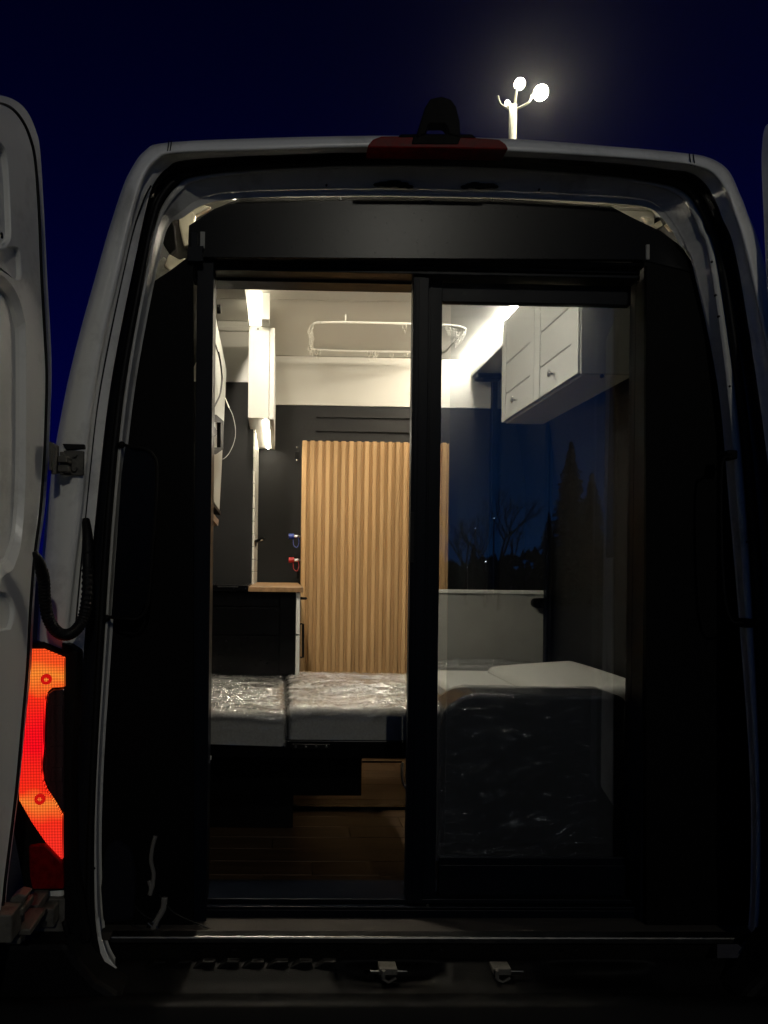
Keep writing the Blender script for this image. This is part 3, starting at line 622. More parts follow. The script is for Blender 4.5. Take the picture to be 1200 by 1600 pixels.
tag(MB().prism([Vector((x, 1.99, z)) for x, z in wl]+[Vector((x-.006, 1.99, z)) for x, z in wl[::-1]], (0, FD+.05-1.99, 0)).build('wall_left', M['blackwall']), kind='structure')
tag(MB().prism([Vector((x, 1.99, z)) for x, z in wr]+[Vector((x+.006, 1.99, z)) for x, z in wr[::-1]], (0, FD+.05-1.99, 0)).build('wall_right', M['blackwall']), kind='structure')
zb = Y(560, 635, FD).z
def backpoly(z0, z1, y0, y1, g=.002):
    L_ = [(x, z) for x, z in wl if z0 < z < z1]; R__ = [(x, z) for x, z in wr if z0 < z < z1]
    def xa(prof, z):
        for (a, b), (c, d) in zip(prof, prof[1:]):
            if b <= z <= d: return a+(c-a)*(z-b)/(d-b)
        return prof[-1][0]
    pts = [(xa(wl, z0)+g, z0)]+[(x+g, z) for x, z in L_]+[(xa(wl, z1)+g, z1), (xa(wr, z1)-g, z1)]+[(x-g, z) for x, z in R__[::-1]]+[(xa(wr, z0)-g, z0)]
    return MB().prism([Vector((x, y0, z)) for x, z in pts], (0, y1-y0, 0))
bw = tag(backpoly(FZ, cz, FD+.012, FD+.04).build('wall_back', M['blackwall']), kind='structure')
backpoly(zb+.001, cz-.002, FD-.004, FD+.011).build('panel', M['white_back'], bw, bev=.001)
# black part: boards round two ventilation slots
sx0, sx1 = Y(494, 655, FD).x, Y(690, 655, FD).x
za, zb1, zc, zd = Y(560, 652.5, FD).z, Y(560, 657.5, FD).z, Y(560, 674.5, FD).z, Y(560, 679.5, FD).z
bmb = MB(); lp = [Vector((XL+.002, FD, FZ)), Vector((XR-.002, FD, FZ)), Vector((XR-.002, FD, 1.95)), Vector((XR-.04, FD, zb)), Vector((XL+.06, FD, zb)), Vector((XL+.002, FD, 2.0))]
hs_ = [[Vector((sx0, FD, c)), Vector((sx1, FD, c)), Vector((sx1, FD, d)), Vector((sx0, FD, d))] for c, d in ((zb1, za), (zd, zc))]
bmb = fill([lp]+hs_)
for h in hs_: bmb.loft([h, [p+Vector((0, .011, 0)) for p in h]], closed=True)
bmb.build('panel', M['blackwall'], bw)
MB().box(XL, XR, FD-.015, FD-.001, FZ, FZ+.03).build('skirting', M['white_cab'], bw)
# column on the left
CD = 3.14; cx = Y(395, 750, CD).x
col = thing('tall_cupboard', (XL+.2, CD, FZ), 'tall cupboard column left of the kitchen, black below and white above', 'cupboard')
zc1 = Y(365, 597, CD).z; zc2 = Y(365, 518, CD).z
MB().box(XL+.07, cx, CD, FD-.006, FZ, zc1).build('lower_door', M['blackwall'], col, bev=.001)
MB().box(XL+.1, cx-.006, CD+.002, FD-.006, zc1+.001, zc2).build('upper_door', M['white_in'], col, bev=.001)
MB().box(TL+.01, cx-.006, CD-.012, FD-.006, zc2+.001, zc2+.02).build('cornice', M['white_in'], col, bev=.003)
MB().box(TL+.01, cx-.006, CD+.01, FD-.006, zc2+.021, cz-.002).build('upper_panel', M['white_in'], col)
# tiles on the side of the cupboard
ts = thing('tiled_splashback', (cx, 3.3, 1.5), 'narrow strip of white tiles between worktop and overhead cupboard', 'tiles')
zt0, zt1 = Y(399, 912, 3.3).z, Y(399, 700, 3.3).z+.04
nz_ = 12
for i in range(nz_+1):
    z0 = zt0+i*(zt1-zt0)/nz_
    for j in range(3):
        y0 = CD+.002+j*.168
        MB().box(cx+.0005, cx+.009, y0, y0+.1665, z0+.001, z0+(zt1-zt0)/nz_-.0012).build('tile', M['tile'], ts, bev=.0012)
# overhead box left
ob = thing('overhead_cupboard', (Y(405, 600, 2.9).x, 2.9, Y(405, 655, 2.9).z), 'narrow white overhead cupboard with a glowing strip below it, above the kitchen', 'cupboard')
bx0, bx1, bx2 = Y(388, 600, 2.9).x, Y(420.5, 600, 2.9).x, Y(428.5, 600, 2.9).x
bz0, bz1 = Y(408, 655, 2.9).z, Y(408, 511, 2.9).z
MB().box(bx0, bx1, 2.9, FD-.006, bz0+.004, bz1).build('carcass', M['white_cab'], ob, bev=.001)
MB().box(bx1+.0015, bx2, 2.902, 3.27, bz0, bz1-.002).build('door', M['white_cab'], ob, bev=.0012)
MB().box(bx1+.0015, bx2, 3.273, FD-.008, bz0, bz1-.002).build('door', M['white_cab'], ob, bev=.0012)
MB().disc(Y(403, 514, 2.899), (0, -1, 0), .004, .002, 10).build('screw', M['steel'], ob)
MB().box(-.068, -.058, 2.93, 3.62, bz0-.001, bz0+.004).build('led_strip', M['led_small'], ob)
# LED bars
lb = thing('led_light_bar', (-.1, 2.8, cz), 'overexposed ceiling light bar above the narrow overhead cupboard', 'lamp')
l0 = MB().box(Y(389, 480, 2.8).x, Y(408, 480, 2.8).x, 2.80, 2.897, bz1+.001, cz-.004).build('diffuser', M['led_soft'], lb, bev=.004)
MB().box(Y(389, 480, 2.8).x-.004, Y(389, 480, 2.8).x-.001, 2.12, 2.897, bz1+.001, cz-.004).build('light_shield', M['white_cab'], lb)  # shield added to keep the bar's light off the left cupboard
MB().box(Y(409, 480, 2.8).x, Y(421, 480, 2.8).x, 2.81, 2.897, bz1+.001, cz-.004).build('end_block', M['white_cab'], lb)
MB().box(Y(389, 480, 2.8).x+.02, Y(389, 480, 2.8).x+.035, 2.14, 2.36, cz-.034, cz-.020).build('diffuser', M['led'], lb)
MB().box(Y(388, 480, 2.8).x-.002, Y(421, 480, 2.8).x+.002, 2.30, 2.897, cz-.003, cz-.0005).build('housing', M['white_cab'], lb)
lb2 = thing('led_light_bar', (.95, 3, cz), 'long warm light strip in the ceiling corner above the right hand cabinets', 'lamp')
xf = Y(735, 575, FD-.01).x
MB().box(xf-.016, xf-.002, 2.15, FD-.012, cz-.016, cz-.004).build('diffuser', M['led_right'], lb2)
fa = thing('ceiling_fascia', (1.05, 3, cz-.1), 'white boxed ledge running along the ceiling corner above the right cabinets', 'ledge')
fz = Y(735, 590, FD-.01).z
MB().box(xf, TR-.002, 2.12, FD-.008, fz, cz-.001).build('fascia', M['white_cab'], fa, bev=.0015)
cs = thing('roller_blind', Y(760, 587, 3.6), 'dark roller blind cassette with its guide rail in the far right corner', 'blind')
MB().pbox(746, 580, 784, 592, 3.56, 3.62).build('cassette', M['alu_black'], cs, bev=.004)
MB().tube([Y(742, 592, 3.55), Y(780, 586, 3.55)], .008, 10).build('roller', M['alu_black'], cs, smooth=True)
MB().pbox(768, 593, 776, 922, 3.62, 3.655).build('guide_rail', M['alu_black'], cs, bev=.002)

# ------------------------------------------------------------------ overhead cabinets on the right
oc = thing('overhead_cabinet', (1.05, 2.7, 2.15), 'white overhead wall cabinet with two plank fronted doors, seen through the glass', 'cabinet')
ox = Y(784, 600, 3.06).x; cD0, cD1 = ox*F_PX/(905-437), 3.06
oz0 = Y(789, 662, 3.06).z; oz1 = fz-.003
dz1 = cz-.01
MB().box(ox+.02, TR+.015, cD0+.012, cD1, oz0, fz-.003).build('carcass', M['white_cab'], oc, bev=.001)
MB().box(ox+.006, TR+.02, cD0, cD0+.011, oz0, fz-.003).build('end_panel', M['greyboard'], oc, bev=.001)
MB().disc((Y(940, 588, cD0).x, cD0, Y(940, 588, cD0).z), (0, -1, 0), .006, .004, 12).build('cover_cap', M['rubber'], oc)
edges = [cD0+.045, (cD0+.045+cD1)/2, cD1]
ymid = ox*F_PX/(833-437)
spans = [(cD0+.014, ymid-.002), (ymid+.002, cD1-.001)]
for i, (a, b) in enumerate(spans):
    # frame stiles and boards of each door
    d_ = MB(); sw = .055 if i == 0 else .045
    zT = cz-.012
    d_.box(ox, ox+.018, a, a+sw, oz0+.004, fz-.0035 if False else zT-.0)
    dd = d_.build('door', M['white_cab'], oc, bev=.0015)
    MB().box(ox, ox+.018, b-sw, b, oz0+.004, zT).build('stile', M['white_cab'], dd, bev=.0015)
    h = (zT-oz0-.004); cuts = [0, .125 if i == 0 else .135, .27, .40, 1]
    zs = [oz0+.004, oz0+.004+.108, oz0+.004+.232, zT]
    for z0, z1 in zip(zs[:-1], zs[1:]):
        MB().box(ox+.003, ox+.016, a+sw+.0012, b-sw-.0012, z0+.0022, z1-.0022).build('board', M['white_cab'], dd, bev=.001)
    yk = (a+b)/2+.0; zk = oz0+.055
    MB().tube([(ox+.003, yk, zk), (ox-.012, yk, zk)], .004, 10).build('knob_stem', M['chrome'], dd, smooth=True)
    MB().ball((ox-.017, yk, zk), .0105, 14, (.55, 1, 1.25)).build('knob', M['chrome'], dd, smooth=True)

# ------------------------------------------------------------------ slatted oak door
so = thing('slatted_door', (Y(585, 1000, 3.55).x, 3.55, FZ), 'tall oak door with vertical grooved slats at the far end of the van', 'door')
sxa, sxb = Y(470, 870, 3.54).x, Y(700.5, 870, 3.54).x; szt = Y(585, 690, 3.54).z
MB().box(sxa, sxb, 3.551, 3.585, FZ+.01, szt-.002).build('door_board', M['slatback'], so, bev=.001)
NS = 19; pit = (sxb-sxa)/NS
for i in range(NS):
    a = sxa+i*pit
    MB().add([(a+.0006, 3.551, FZ+.012), (a+.003, 3.538, FZ+.012), (a+pit*.56, 3.538, FZ+.012), (a+pit*.56+.004, 3.551, FZ+.012),
              (a+.0006, 3.551, szt), (a+.003, 3.538, szt), (a+pit*.56, 3.538, szt), (a+pit*.56+.004, 3.551, szt)],
             [(0,1,2,3), (7,6,5,4), (0,4,5,1), (1,5,6,2), (2,6,7,3), (3,7,4,0)]).build('slat', M['slat'], so, bev=.0012)
hk = thing('wall_hook', Y(464, 710, 3.58), 'small black hinge with two shiny pins beside the slatted door top', 'hook')
MB().pbox(461, 706, 468, 716, 3.575, 3.60).build('hook_plate', M['plastic'], hk, bev=.002)
for v in (699, 719): MB().ball(Y(464, v, 3.58), .0055, 10).build('pin', M['chrome'], hk, smooth=True)
for (v, m, lb_) in ((838, 'blue', 'blue capped valve coupling with a loop beside the slatted door'), (875, 'red', 'red capped valve coupling with a loop beside the slatted door')):
    vt = thing('valve', Y(458, v, 3.52), lb_, 'valve')
    MB().tube([Y(451, v, 3.5), Y(459.5, v, 3.5)], .013, 14).build('cap', M[m], vt, smooth=False, bev=.002)
    MB().tube([Y(460, v, 3.5), Y(466, v, 3.5)], .009, 12).build('collar', M['chrome'], vt)
    MB().tube([Y(465, v, 3.5), Y(468, v, 3.62)], .006, 10).build('stem', M['steel'], vt)
    MB().tube(spline([Y(458, v+5, 3.5), Y(459, v+14, 3.49), Y(464, v+17, 3.49), Y(467, v+10, 3.5), Y(466, v+2, 3.5)], 6), .0016, 6).build('strap', M[m], vt)
MB_ = MB().pbox(464, 892, 468, 904, 3.56, 3.6)
single(MB_, 'door_catch', M['plastic'], 'tiny black catch low on the edge of the slatted door', 'catch', bev=.002)

# ------------------------------------------------------------------ kitchen unit
KD = 2.75
ku = thing('kitchen_unit', (Y(420, 1000, KD).x, KD, FZ), 'low black kitchen unit with oak worktop and white drawer edges, on the left', 'kitchen unit')
kx0, kx1 = XL, Y(461.5, 990, KD).x; kzt = Y(430, 925, KD).z
MB().box(kx0, kx1, KD+.012, FD-.03, FZ, kzt-.001).build('carcass', M['blackpanel'], ku)
for v0, v1 in ((927, 947), (949.5, 992), (994, 1120)):
    MB().box(kx0, Y(436, 990, KD).x, KD, KD+.0115, Y(430, v1, KD).z, Y(430, v0, KD).z).build('front_panel', M['blackpanel'], ku, bev=.0015)
MB().box(Y(437, 990, KD).x, kx1, KD, KD+.0115, FZ, kzt-.003).build('end_panel', M['blackpanel'], ku, bev=.0012)
for v0, v1 in ((926, 991), (993, 1150)):
    dr = MB().box(kx1+.0015, kx1+.0165, KD, FD-.2, Y(465, v1, KD).z, Y(465, v0, KD).z).build('drawer_front', M['white_cab'], ku, bev=.0012)
MB().tube(spline([Y(468, 935, KD+.1), Y(477, 935, KD+.1), Y(477, 935, KD+.3), Y(468, 935, KD+.3)], 3), .005, 8).build('handle', M['plastic'], ku)
MB().tube([Y(469, 975, KD+.05), Y(473.5, 975, KD+.05), Y(473.5, 1027, KD+.05), Y(469, 1027, KD+.05)], .0045, 8).build('handle', M['plastic'], ku)
MB().disc(Y(354, 1001, KD), (0, -1, 0), .005, .012, 12).build('knob', M['chrome'], ku)
wx0, wx1 = Y(388, 920, KD).x, Y(474, 920, KD).x
wzt = Y(430, 917.5, KD).z
MB().box(wx0, wx1, KD-.012, FD-.07, kzt, wzt).build('worktop', M['worktop'], ku, bev=.0015)
hob = thing('gas_hob', (Y(364, 919, 2.7).x, 2.7, wzt), 'black hob front with small silver knobs left of the oak worktop', 'hob')
MB().box(XL+.01, wx0-.001, KD-.01, 3.13, kzt+.001, wzt+.006).build('hob_body', M['blackpanel'], hob, bev=.002)
for u in (355, 365.5, 384): MB().disc(Y(u, 919.5, KD-.011), (0, -1, 0), .0035, .007, 10).build('knob', M['chrome'], hob)
MB().pbox(340, 916, 372, 917.5, KD-.013, KD-.0105).build('trim_line', M['steel'], hob)
fc = thing('tap', Y(398, 905, 3.15), 'slim black kitchen tap reaching over the worktop', 'tap')
MB().tube(spline([Vector((cx+.008, 3.3, Y(400, 852, 3.3).z)), Vector((cx+.014, 3.2, Y(400, 846, 3.2).z)), Y(403, 845, 3.1), Y(412, 841, 3.05)], 6), .0075, 10).build('spout', M['plastic'], fc, smooth=True)
MB().tube([Y(407, 844.5, 3.05), Y(411, 843, 3.05)], .003, 8).build('aerator', M['chrome'], fc)

# ------------------------------------------------------------------ pale panel with its bracket on the left
tvx = -.205
def TX(u, v): return PL(u, v, (tvx, 0, 0), (1, 0, 0))
tv = thing('display_panel', TX(343, 650), 'pale folded away screen seen from its edge, hung inside the left of the doorway', 'screen')
MB().prism([TX(u, v) for u, v in [(323,430),(330,455),(335,483),(354,578),(343,797),(323,768)]], (-.02, 0, 0)).build('back_cover', M['tvback'], tv, bev=.002)
MB().prism([TX(u, v)+Vector((.004, 0, 0)) for u, v in [(322,772),(343,799),(343,805),(322,778)]], (-.02, 0, 0)).build('lower_edge', M['plastic'], tv, bev=.001)
MB().prism([TX(u, v)+Vector((.01, 0, 0)) for u, v in [(323,796),(337,812),(336,822),(323,808)]], (-.03, 0, 0)).build('wood_block', M['wood_clip'], tv, bev=.001)
oct_o = [(324,647),(332,648),(344,658),(343,702),(331,710),(324,710)]; 
oo = [TX(u, v)+Vector((.012, 0, 0)) for u, v in oct_o]; oi_ = [TX(u, v)+Vector((.012, 0, 0)) for u, v in [(326,659),(339,660),(339,699),(326,699)]]
fm = fill([oo, oi_]); fm.loft([oo, [p-Vector((.012, 0, 0)) for p in oo]], closed=True); fm.loft([oi_, [p-Vector((.012, 0, 0)) for p in oi_]], closed=True)
fm.build('mount_frame', M['plastic'], tv)
MB().prism([TX(u, v)+Vector((.01, 0, 0)) for u, v in [(324,668),(330,666),(334,672),(334,680),(329,683),(324,683)]], (-.01, 0, 0)).build('socket', M['rubber'], tv, bev=.001)
for u, v in ((332, 455), (339, 483)): MB().disc(TX(u, v)+Vector((.0, 0, 0)), (1, 0, 0), .014, .012, 14).build('mount_knob', M['plastic'], tv, bev=.002)
MB().prism([TX(u, v)+Vector((.004, 0, 0)) for u, v in [(326,480),(333,481),(331,560),(325,585)]], (-.01, 0, 0)).build('mount_arm', M['alu_black'], tv, bev=.001)
MB().tube([TX(328, 530)+Vector((.01, 0, 0)), TX(335, 553)+Vector((.012, 0, 0))], .0035, 8).build('plug', M['chrome'], tv)
MB().tube(spline([TX(u, v)+Vector((.014, 0, 0)) for u, v in [(334, 550), (338, 570), (340, 592), (337, 615), (330, 630), (325, 638)]], 6), .0028, 8).build('cable', M['rubber'], tv, smooth=True)
MB().tube(spline([Y(u, v, 2.72) for u, v in [(341, 702), (345, 714), (349, 717), (358, 708), (366, 690), (368, 672), (364, 650), (358, 637)]], 8), .0012, 6).build('white_cable', M['tvback'], tv, smooth=True)
MB().tube([Y(u, v, 2.72) for u, v in [(346, 633), (352, 622), (358, 637)]], .0025, 6).build('white_clip', M['tile'], tv)

# ------------------------------------------------------------------ shower rail with rings under the ceiling
sr = thing('curtain_rail', Y(600, 530, 3.25), 'white rectangular curtain rail loop with hooks fixed below the ceiling', 'curtain rail')
rz = cz-.035
hN = (rz-EYE.z)
def ZR(u, v, z=rz): return PL(u, v, (0, 0, z), (0, 0, 1))
cpx = [(500,504),(560,504),(640,506),(700,508),(722,511),(726,516),(718,525),(703,542),(697,549),(685,551),(640,550),(560,549),(500,547),(487,545),(484,538),(486,520),(489,508)]
rail = [ZR(p.x, p.y) for p in spline([(a, b, 0) for a, b in cpx], 6, closed=True)]
rail.append(rail[0])
MB().tube(rail, .0055, 8).build('rail', M['white_in'], sr, smooth=True)
for u, v in ((540, 504), (660, 550), (676, 507)):
    q = ZR(u, v); MB().tube([q, Vector((q.x, q.y, cz))], .0025, 8).build('hanger', M['white_in'], sr)
def torus(R0, r, n=12, s=5):
    vs = []; fs = []
    for i in range(n):
        a = 2*math.pi*i/n
        for j in range(s):
            b = 2*math.pi*j/s; rr = R0+r*math.cos(b); vs.append((rr*math.cos(a), r*math.sin(b), rr*math.sin(a)*1.35))
    for i in range(n):
        for j in range(s): fs.append((i*s+j, ((i+1) % n)*s+j, ((i+1) % n)*s+(j+1) % s, i*s+(j+1) % s))
    return vs, fs
tv_, tf_ = torus(.009, .0016); hookm = MB().add(tv_, tf_); hookm.tube([(0, 0, -.012), (.002, 0, -.026), (-.002, 0, -.03)], .0016, 5)
spots = [(576, 549), (584, 549), (588, 549), (612, 550), (634, 550), (498, 547), (494, 546), (632, 506)]
spots += [(486+random.uniform(-2, 2), 508+k*3.0) for k in range(13)]
spots += [(700+k*2.6, 509+k*.5) for k in range(9)]
spots += [(724-k*2.1, 517+k*2) for k in range(7)]
first = None
for u, v in spots:
    q = ZR(u, v)+Vector((0, 0, -.012))
    if first is None:
        first = hookm.build('ring', M['tile'], sr, smooth=True, local=True); o = first
    else: o = first.copy(); link(o); o.parent = sr
    o.location = q-sr.location; o.rotation_euler = (0, 0, random.uniform(-.6, .6))

# ------------------------------------------------------------------ half wall board and post on the right
hb = thing('half_wall', (Y(770, 985, 3.3).x, 3.3, FZ), 'light grey waist high board closing off the bed on the right', 'low wall')
MB().pbox(676, 927, 853, 1120, 3.3, 3.318).build('board', M['greyboard'], hb, bev=.002)
MB().pbox(676, 922, 853, 927.5, 3.292, 3.326).build('top_edge', M['white_cab'], hb, bev=.002)
la = MB(); la.pbox(840, 935, 862, 950, 3.27, 3.30); la.disc(Y(840, 942.5, 3.27), (0, 1, 0), .0214, .03, 20)
la.build('latch_cover', M['plastic'], hb, smooth=False)
ps = thing('corner_post', (Y(858, 900, 3.25).x, 3.25, FZ), 'thin dark metal post rising from the grey half wall to the cabinet', 'post')
MB().pbox(854.5, 655, 858.5, 1120, 3.25, 3.29).build('post_profile', M['alu_black'], ps, bev=.002)
MB().pbox(859, 655, 862, 1120, 3.26, 3.28).build('edge_bead', M['steel'], ps, bev=.001)
for v in (738, 840, 866): MB().disc(Y(856, v, 3.249), (0, -1, 0), .003, .003, 8).build('screw', M['chrome'], ps)

# ------------------------------------------------------------------ bed: frame, cushions, seats
bf = thing('bed_frame', (Y(450, 1180, 2.2).x, 2.2, FZ), 'black bed frame with a deep box below the wrapped cushions', 'bed')
zu = Y(450, 1156, 2.14).z
MB().box(XL+.01, .50, 2.14, 2.95, Y(450, 1184, 2.14).z, zu-.002).build('side_rail', M['blackpanel'], bf, bev=.002)
MB().box(XL+.01, Y(565, 1210, 2.4).x, 2.4, 2.86, Y(450, 1243, 2.4).z, Y(450, 1184, 2.14).z-.03 if False else Y(450, 1184, 2.14).z-.002).build('drawer_box', M['blackpanel'], bf, bev=.002)
MB().box(XL+.01, Y(458, 1250, 2.6).x, 2.6, 2.84, FZ+.001, Y(450, 1243, 2.4).z-.002).build('lower_box', M['blackpanel'], bf, bev=.002)
MB().box(XL+.01, 1.0, 2.955, 3.25, zu-.05, zu-.002).build('far_rail', M['blackpanel'], bf, bev=.002)
bl_ = MB().pbox(456, 1163, 516, 1171, 2.125, 2.138).build('latch_plate', M['plastic'], bf, bev=.002)
for u in (462, 478, 494, 510): MB().ball(Y(u, 1167, 2.122), .004, 8).build('rivet', M['steel'], bf)
MB().pbox(566, 1189, 628, 1192, 3.0, 3.02).build('strip_edge', M['steel'], bf)
MB().tube(spline([Y(u, v, 2.9) for u, v in [(629, 1191), (628, 1205), (629, 1220), (634, 1231), (640, 1235)]], 6), .005, 8).build('conduit', M['tvback'], bf, smooth=True)
tag(MB().box(XL+.01, XR-.02, 2.80, 2.825, FZ+.0005, FZ+.012).build('floor_strip', M['blackpanel']), 'dark floor joint strip running across the planks under the bed', 'floor strip')

def cushion(name, x0, x1, y0, y1, z0, z1, m, label, film=None, rad=.02, puff=.008, seed=0, slope=0, group=None, pleats=True):
    t = thing(name, ((x0+x1)/2, (y0+y1)/2, z0), label, 'cushion', group)
    def blob(mat_, nm, grow, amp, par):
        nx, ny, nzz = (150 if amp else 60), 44, 10; mb = MB(); X0, X1, Y0_, Y1, Z0, Z1 = x0-grow, x1+grow, y0-grow, y1+grow, z0-grow*.2, z1+grow
        bm = bmesh.new(); bmesh.ops.create_cube(bm, size=1)
        bm.free()
        # box grid: top + sides by superellipse mapping
        us = [i/nx for i in range(nx+1)]
        def pos(a, b):   # a across x, b: path over front-bottom -> front-top -> back-top -> back-bottom
            hgt = Z1-Z0; dep = Y1-Y0_; tot = hgt+dep+hgt; s = b*tot; r = rad
            if s < hgt: y, z = Y0_, Z0+s
            elif s < hgt+dep: y, z = Y0_+(s-hgt), Z1
            else: y, z = Y1, Z1-(s-hgt-dep)
            # round corners
            def rc(y, z):
                cy, cz_ = min(max(y, Y0_+r), Y1-r), min(z, Z1-r)
                dy, dz = y-cy, z-cz_
                if dy and dz > 0:
                    l = math.hypot(dy, dz); return cy+dy/l*r, cz_+dz/l*r
                return y, z
            y, z = rc(y, z)
            x = X0+(X1-X0)*a
            e = min(x-X0, X1-x)
            if e < r*1.2:
                q = 1-e/(r*1.2); k = 1-math.sqrt(max(0, 1-q*q)); z -= k*r*.9 if z > Z0+.01 else 0
                if y < Y0_+r: y += k*r*.7
            cxn = (x-X0)/(X1-X0)*2-1; cyn = (y-Y0_)/(Y1-Y0_)*2-1
            if s >= hgt*.8: z += puff*(1-cxn*cxn)*(1-cyn*cyn)
            z += slope*(cxn*.5+.5)
            v = Vector((x, y, z))
            if amp:
                wx = x+.05*noise.noise(Vector((x*9, y*9+seed, 2))); wy = y+z+.07*noise.noise(Vector((x*5+seed, y*5, 7)))
                r1 = 1-abs(noise.noise(Vector((wx*7+wy*3+seed, wy*30-wx*6, seed))))*2.6
                r2 = 1-abs(noise.noise(Vector((wx*30+seed, wy*34+wx*12, 3+seed))))*2.6
                edge = math.exp(-((s-hgt)/.022)**2)
                mod = .55+.9*max(0, noise.noise(Vector((x*4, y*4, seed*2)))+.3)
                top = s >= hgt*.85
                h = amp*((max(0, r1)**2*1.5+max(0, r2)**3*.8)*mod+edge*abs(noise.noise(Vector((x*75, s*25, seed))))*1.6)
                if not top: h *= .25+.75*max(0, (s-hgt*.6)/(hgt*.25))
                v += Vector((0, -.6*h if s < hgt*1.02 else 0, h if top else .1*h))
            return v
        nb = 200 if amp else 80; bs = [i/nb for i in range(nb+1)]
        rows = [[pos(a, b) for a in us] for b in bs]; mb.loft(rows)
        mb.add([r[0] for r in rows], [tuple(range(len(rows)))]); mb.add([r[-1] for r in rows], [tuple(range(len(rows)))])
        o = mb.build(nm, mat_, par, smooth=True); return o
    blob(m, 'cover', 0, 0, t)
    if film: blob(film, 'wrapping_film', .003, .0055, t)
    return t
zc_ = Y(400, 1106, 2.12).z
cushion('seat_cushion', XL+.03, Y(446.5, 1120, 2.12).x, 2.11, 2.80, zu, zc_, M['fabric'], 'plastic wrapped grey cushion at the left end of the bed', M['film'], seed=1, slope=-.012)
cushion('seat_cushion', Y(449, 1120, 2.12).x, Y(716, 1120, 2.15).x, 2.145, 2.84, zu, zc_-.004, M['fabric'], 'plastic wrapped grey cushion in the middle of the bed', M['film'], seed=5)
cushion('seat_cushion', Y(722, 1100, 2.4).x, Y(860, 1100, 2.4).x, 2.35, 3.05, zu, Y(720, 1078, 2.55).z, M['fabric'], 'bare pale grey cushion behind the wrapped seat back', None, puff=.004)
cushion('seat_cushion', Y(862, 1100, 2.4).x-.05, XR-.03, 2.36, 2.98, zu, Y(900, 1072, 2.5).z, M['fabric'], 'raised bare grey cushion nearest the right wall', None, puff=.02, slope=.03)
cushion('bolster', Y(676, 1050, 3.1).x, Y(850, 1050, 3.1).x, 3.08, 3.28, zu, Y(740, 1042, 3.1).z, M['fabric'], 'long grey bolster wrapped in plastic against the half wall', M['film'], rad=.018, seed=9)

# front seat back, wrapped
sb = thing('bench_seat', (Y(830, 1300, 2.15).x, 2.15, FZ), 'big dark upholstered seat back wrapped in shiny film behind the glass', 'seat')
def rr_outline(u0, v0, u1, v1, r, D, g=0):
    a, b = Y(u0, (v0+v1)/2, D).x-g, Y(u1, (v0+v1)/2, D).x+g; zt = Y((u0+u1)/2, v0, D).z+g; zb_ = FZ+.02
    pts = [(b, zb_), ]; out = []
    for k in range(13): t = k/12*math.pi/2; out.append((b-.035+.035*math.cos(t), zt-.035+.035*math.sin(t)))
    for k in range(15): t = math.pi/2+k/14*math.pi/2; out.append((a+r+r*math.cos(t), zt-r+r*math.sin(t)))
    return [(b, zb_)]+out+[(a, zb_)]
oln = rr_outline(685, 1087, 977, 1345, .105, 2.10)
MB().prism([(x, 2.10, z) for x, z in oln], (0, .15, 0)).build('upholstery', M['fabric_dark'], sb, bev=.012, smooth=False, seg=4)
# film: dense grid over the front, tucked over the top
def inside(x, z, g):
    return True
a0, b0 = oln[-1][0], oln[0][0]; zt_ = max(p[1] for p in oln); r0 = .105
fl2 = MB(); nx, nz2 = 150, 240
def top_at(x):
    if x < a0+r0: q = (a0+r0-x)/r0; return zt_-r0+r0*math.sqrt(max(0, 1-q*q))
    if x > b0-.035: q = (x-(b0-.035))/.035; return zt_-.035+.035*math.sqrt(max(0, 1-min(1, q)**2))
    return zt_
rows = []
for i in range(nx+1):
    x = a0+(b0-a0)*i/nx; tp = top_at(x); col_ = []
    for j in range(nz2+1):
        s = j/nz2
        if s < .86:
            z = FZ+.03+(tp-.008-FZ-.03)*s/.86; y = 2.096-.002
        else:
            z = tp+.004; y = 2.094+.15*(s-.86)/.14
        w1 = z+.05*noise.noise(Vector((x*4, z*4, 5)))+.12*x*noise.noise(Vector((x*2, z*3, 9)))
        dn = max(0, 1-abs(noise.noise(Vector((x*5, w1*13, 3))))*4)**2*.016+max(0, 1-abs(noise.noise(Vector((x*14, w1*34, 8))))*4)**2*.006
        nearc = max(0, 1-math.hypot(x-(a0+.12), z-(zt_-.02))/.2)
        dn += nearc*.010*abs(noise.noise(Vector((x*60, z*35, 1))))
        col_.append(Vector((x+nearc*.003*noise.noise(Vector((x*50, z*50, 7))), y-dn if s < .86 else y, z+(dn*.2 if s >= .86 else 0))))
    rows.append(col_)
fl2.loft(rows); fl2.build('wrapping_film', M['film2'], sb, smooth=True)

# ------------------------------------------------------------------ bits on the load floor, bottom left
cb = thing('cable_bundle', Y(240, 1400, 1.92), 'tangle of pale straps and black cables hanging in the lower left corner', 'cables')
for pts, w in (([(243,1306),(238,1325),(236,1345),(240,1365),(238,1385),(234,1396)], .0055), ([(234,1398),(236,1388),(233,1376)], .006), ([(257,1402),(255,1420),(246,1436),(240,1450),(236,1462)], .008)):
    MB().tube(spline([Y(u, v, 1.88) for u, v in pts], 5), w, 8).build('strap', M['tape'], cb, smooth=True)
for pts in ([(208,1412),(222,1428),(238,1436),(244,1428)], [(250,1400),(270,1425),(300,1440),(318,1447),(330,1453)], [(205,1445),(225,1452),(240,1458)]):
    MB().tube(spline([Y(u, v, 1.878) for u, v in pts], 6), .0022, 6).build('cable', M['rubber'], cb, smooth=True)
MB().prism([Y(u, v, 1.88) for u, v in [(232,1440),(250,1446),(244,1470),(228,1482),(218,1476)]], (0, .012, 0)).build('connector', M['plastic'], cb, bev=.003)
MB().tube(spline([Y(u, v, 1.875) for u, v in [(231,1442),(240,1450),(238,1440),(247,1452)]], 5), .002, 6).build('wire_loop', M['steel'], cb)
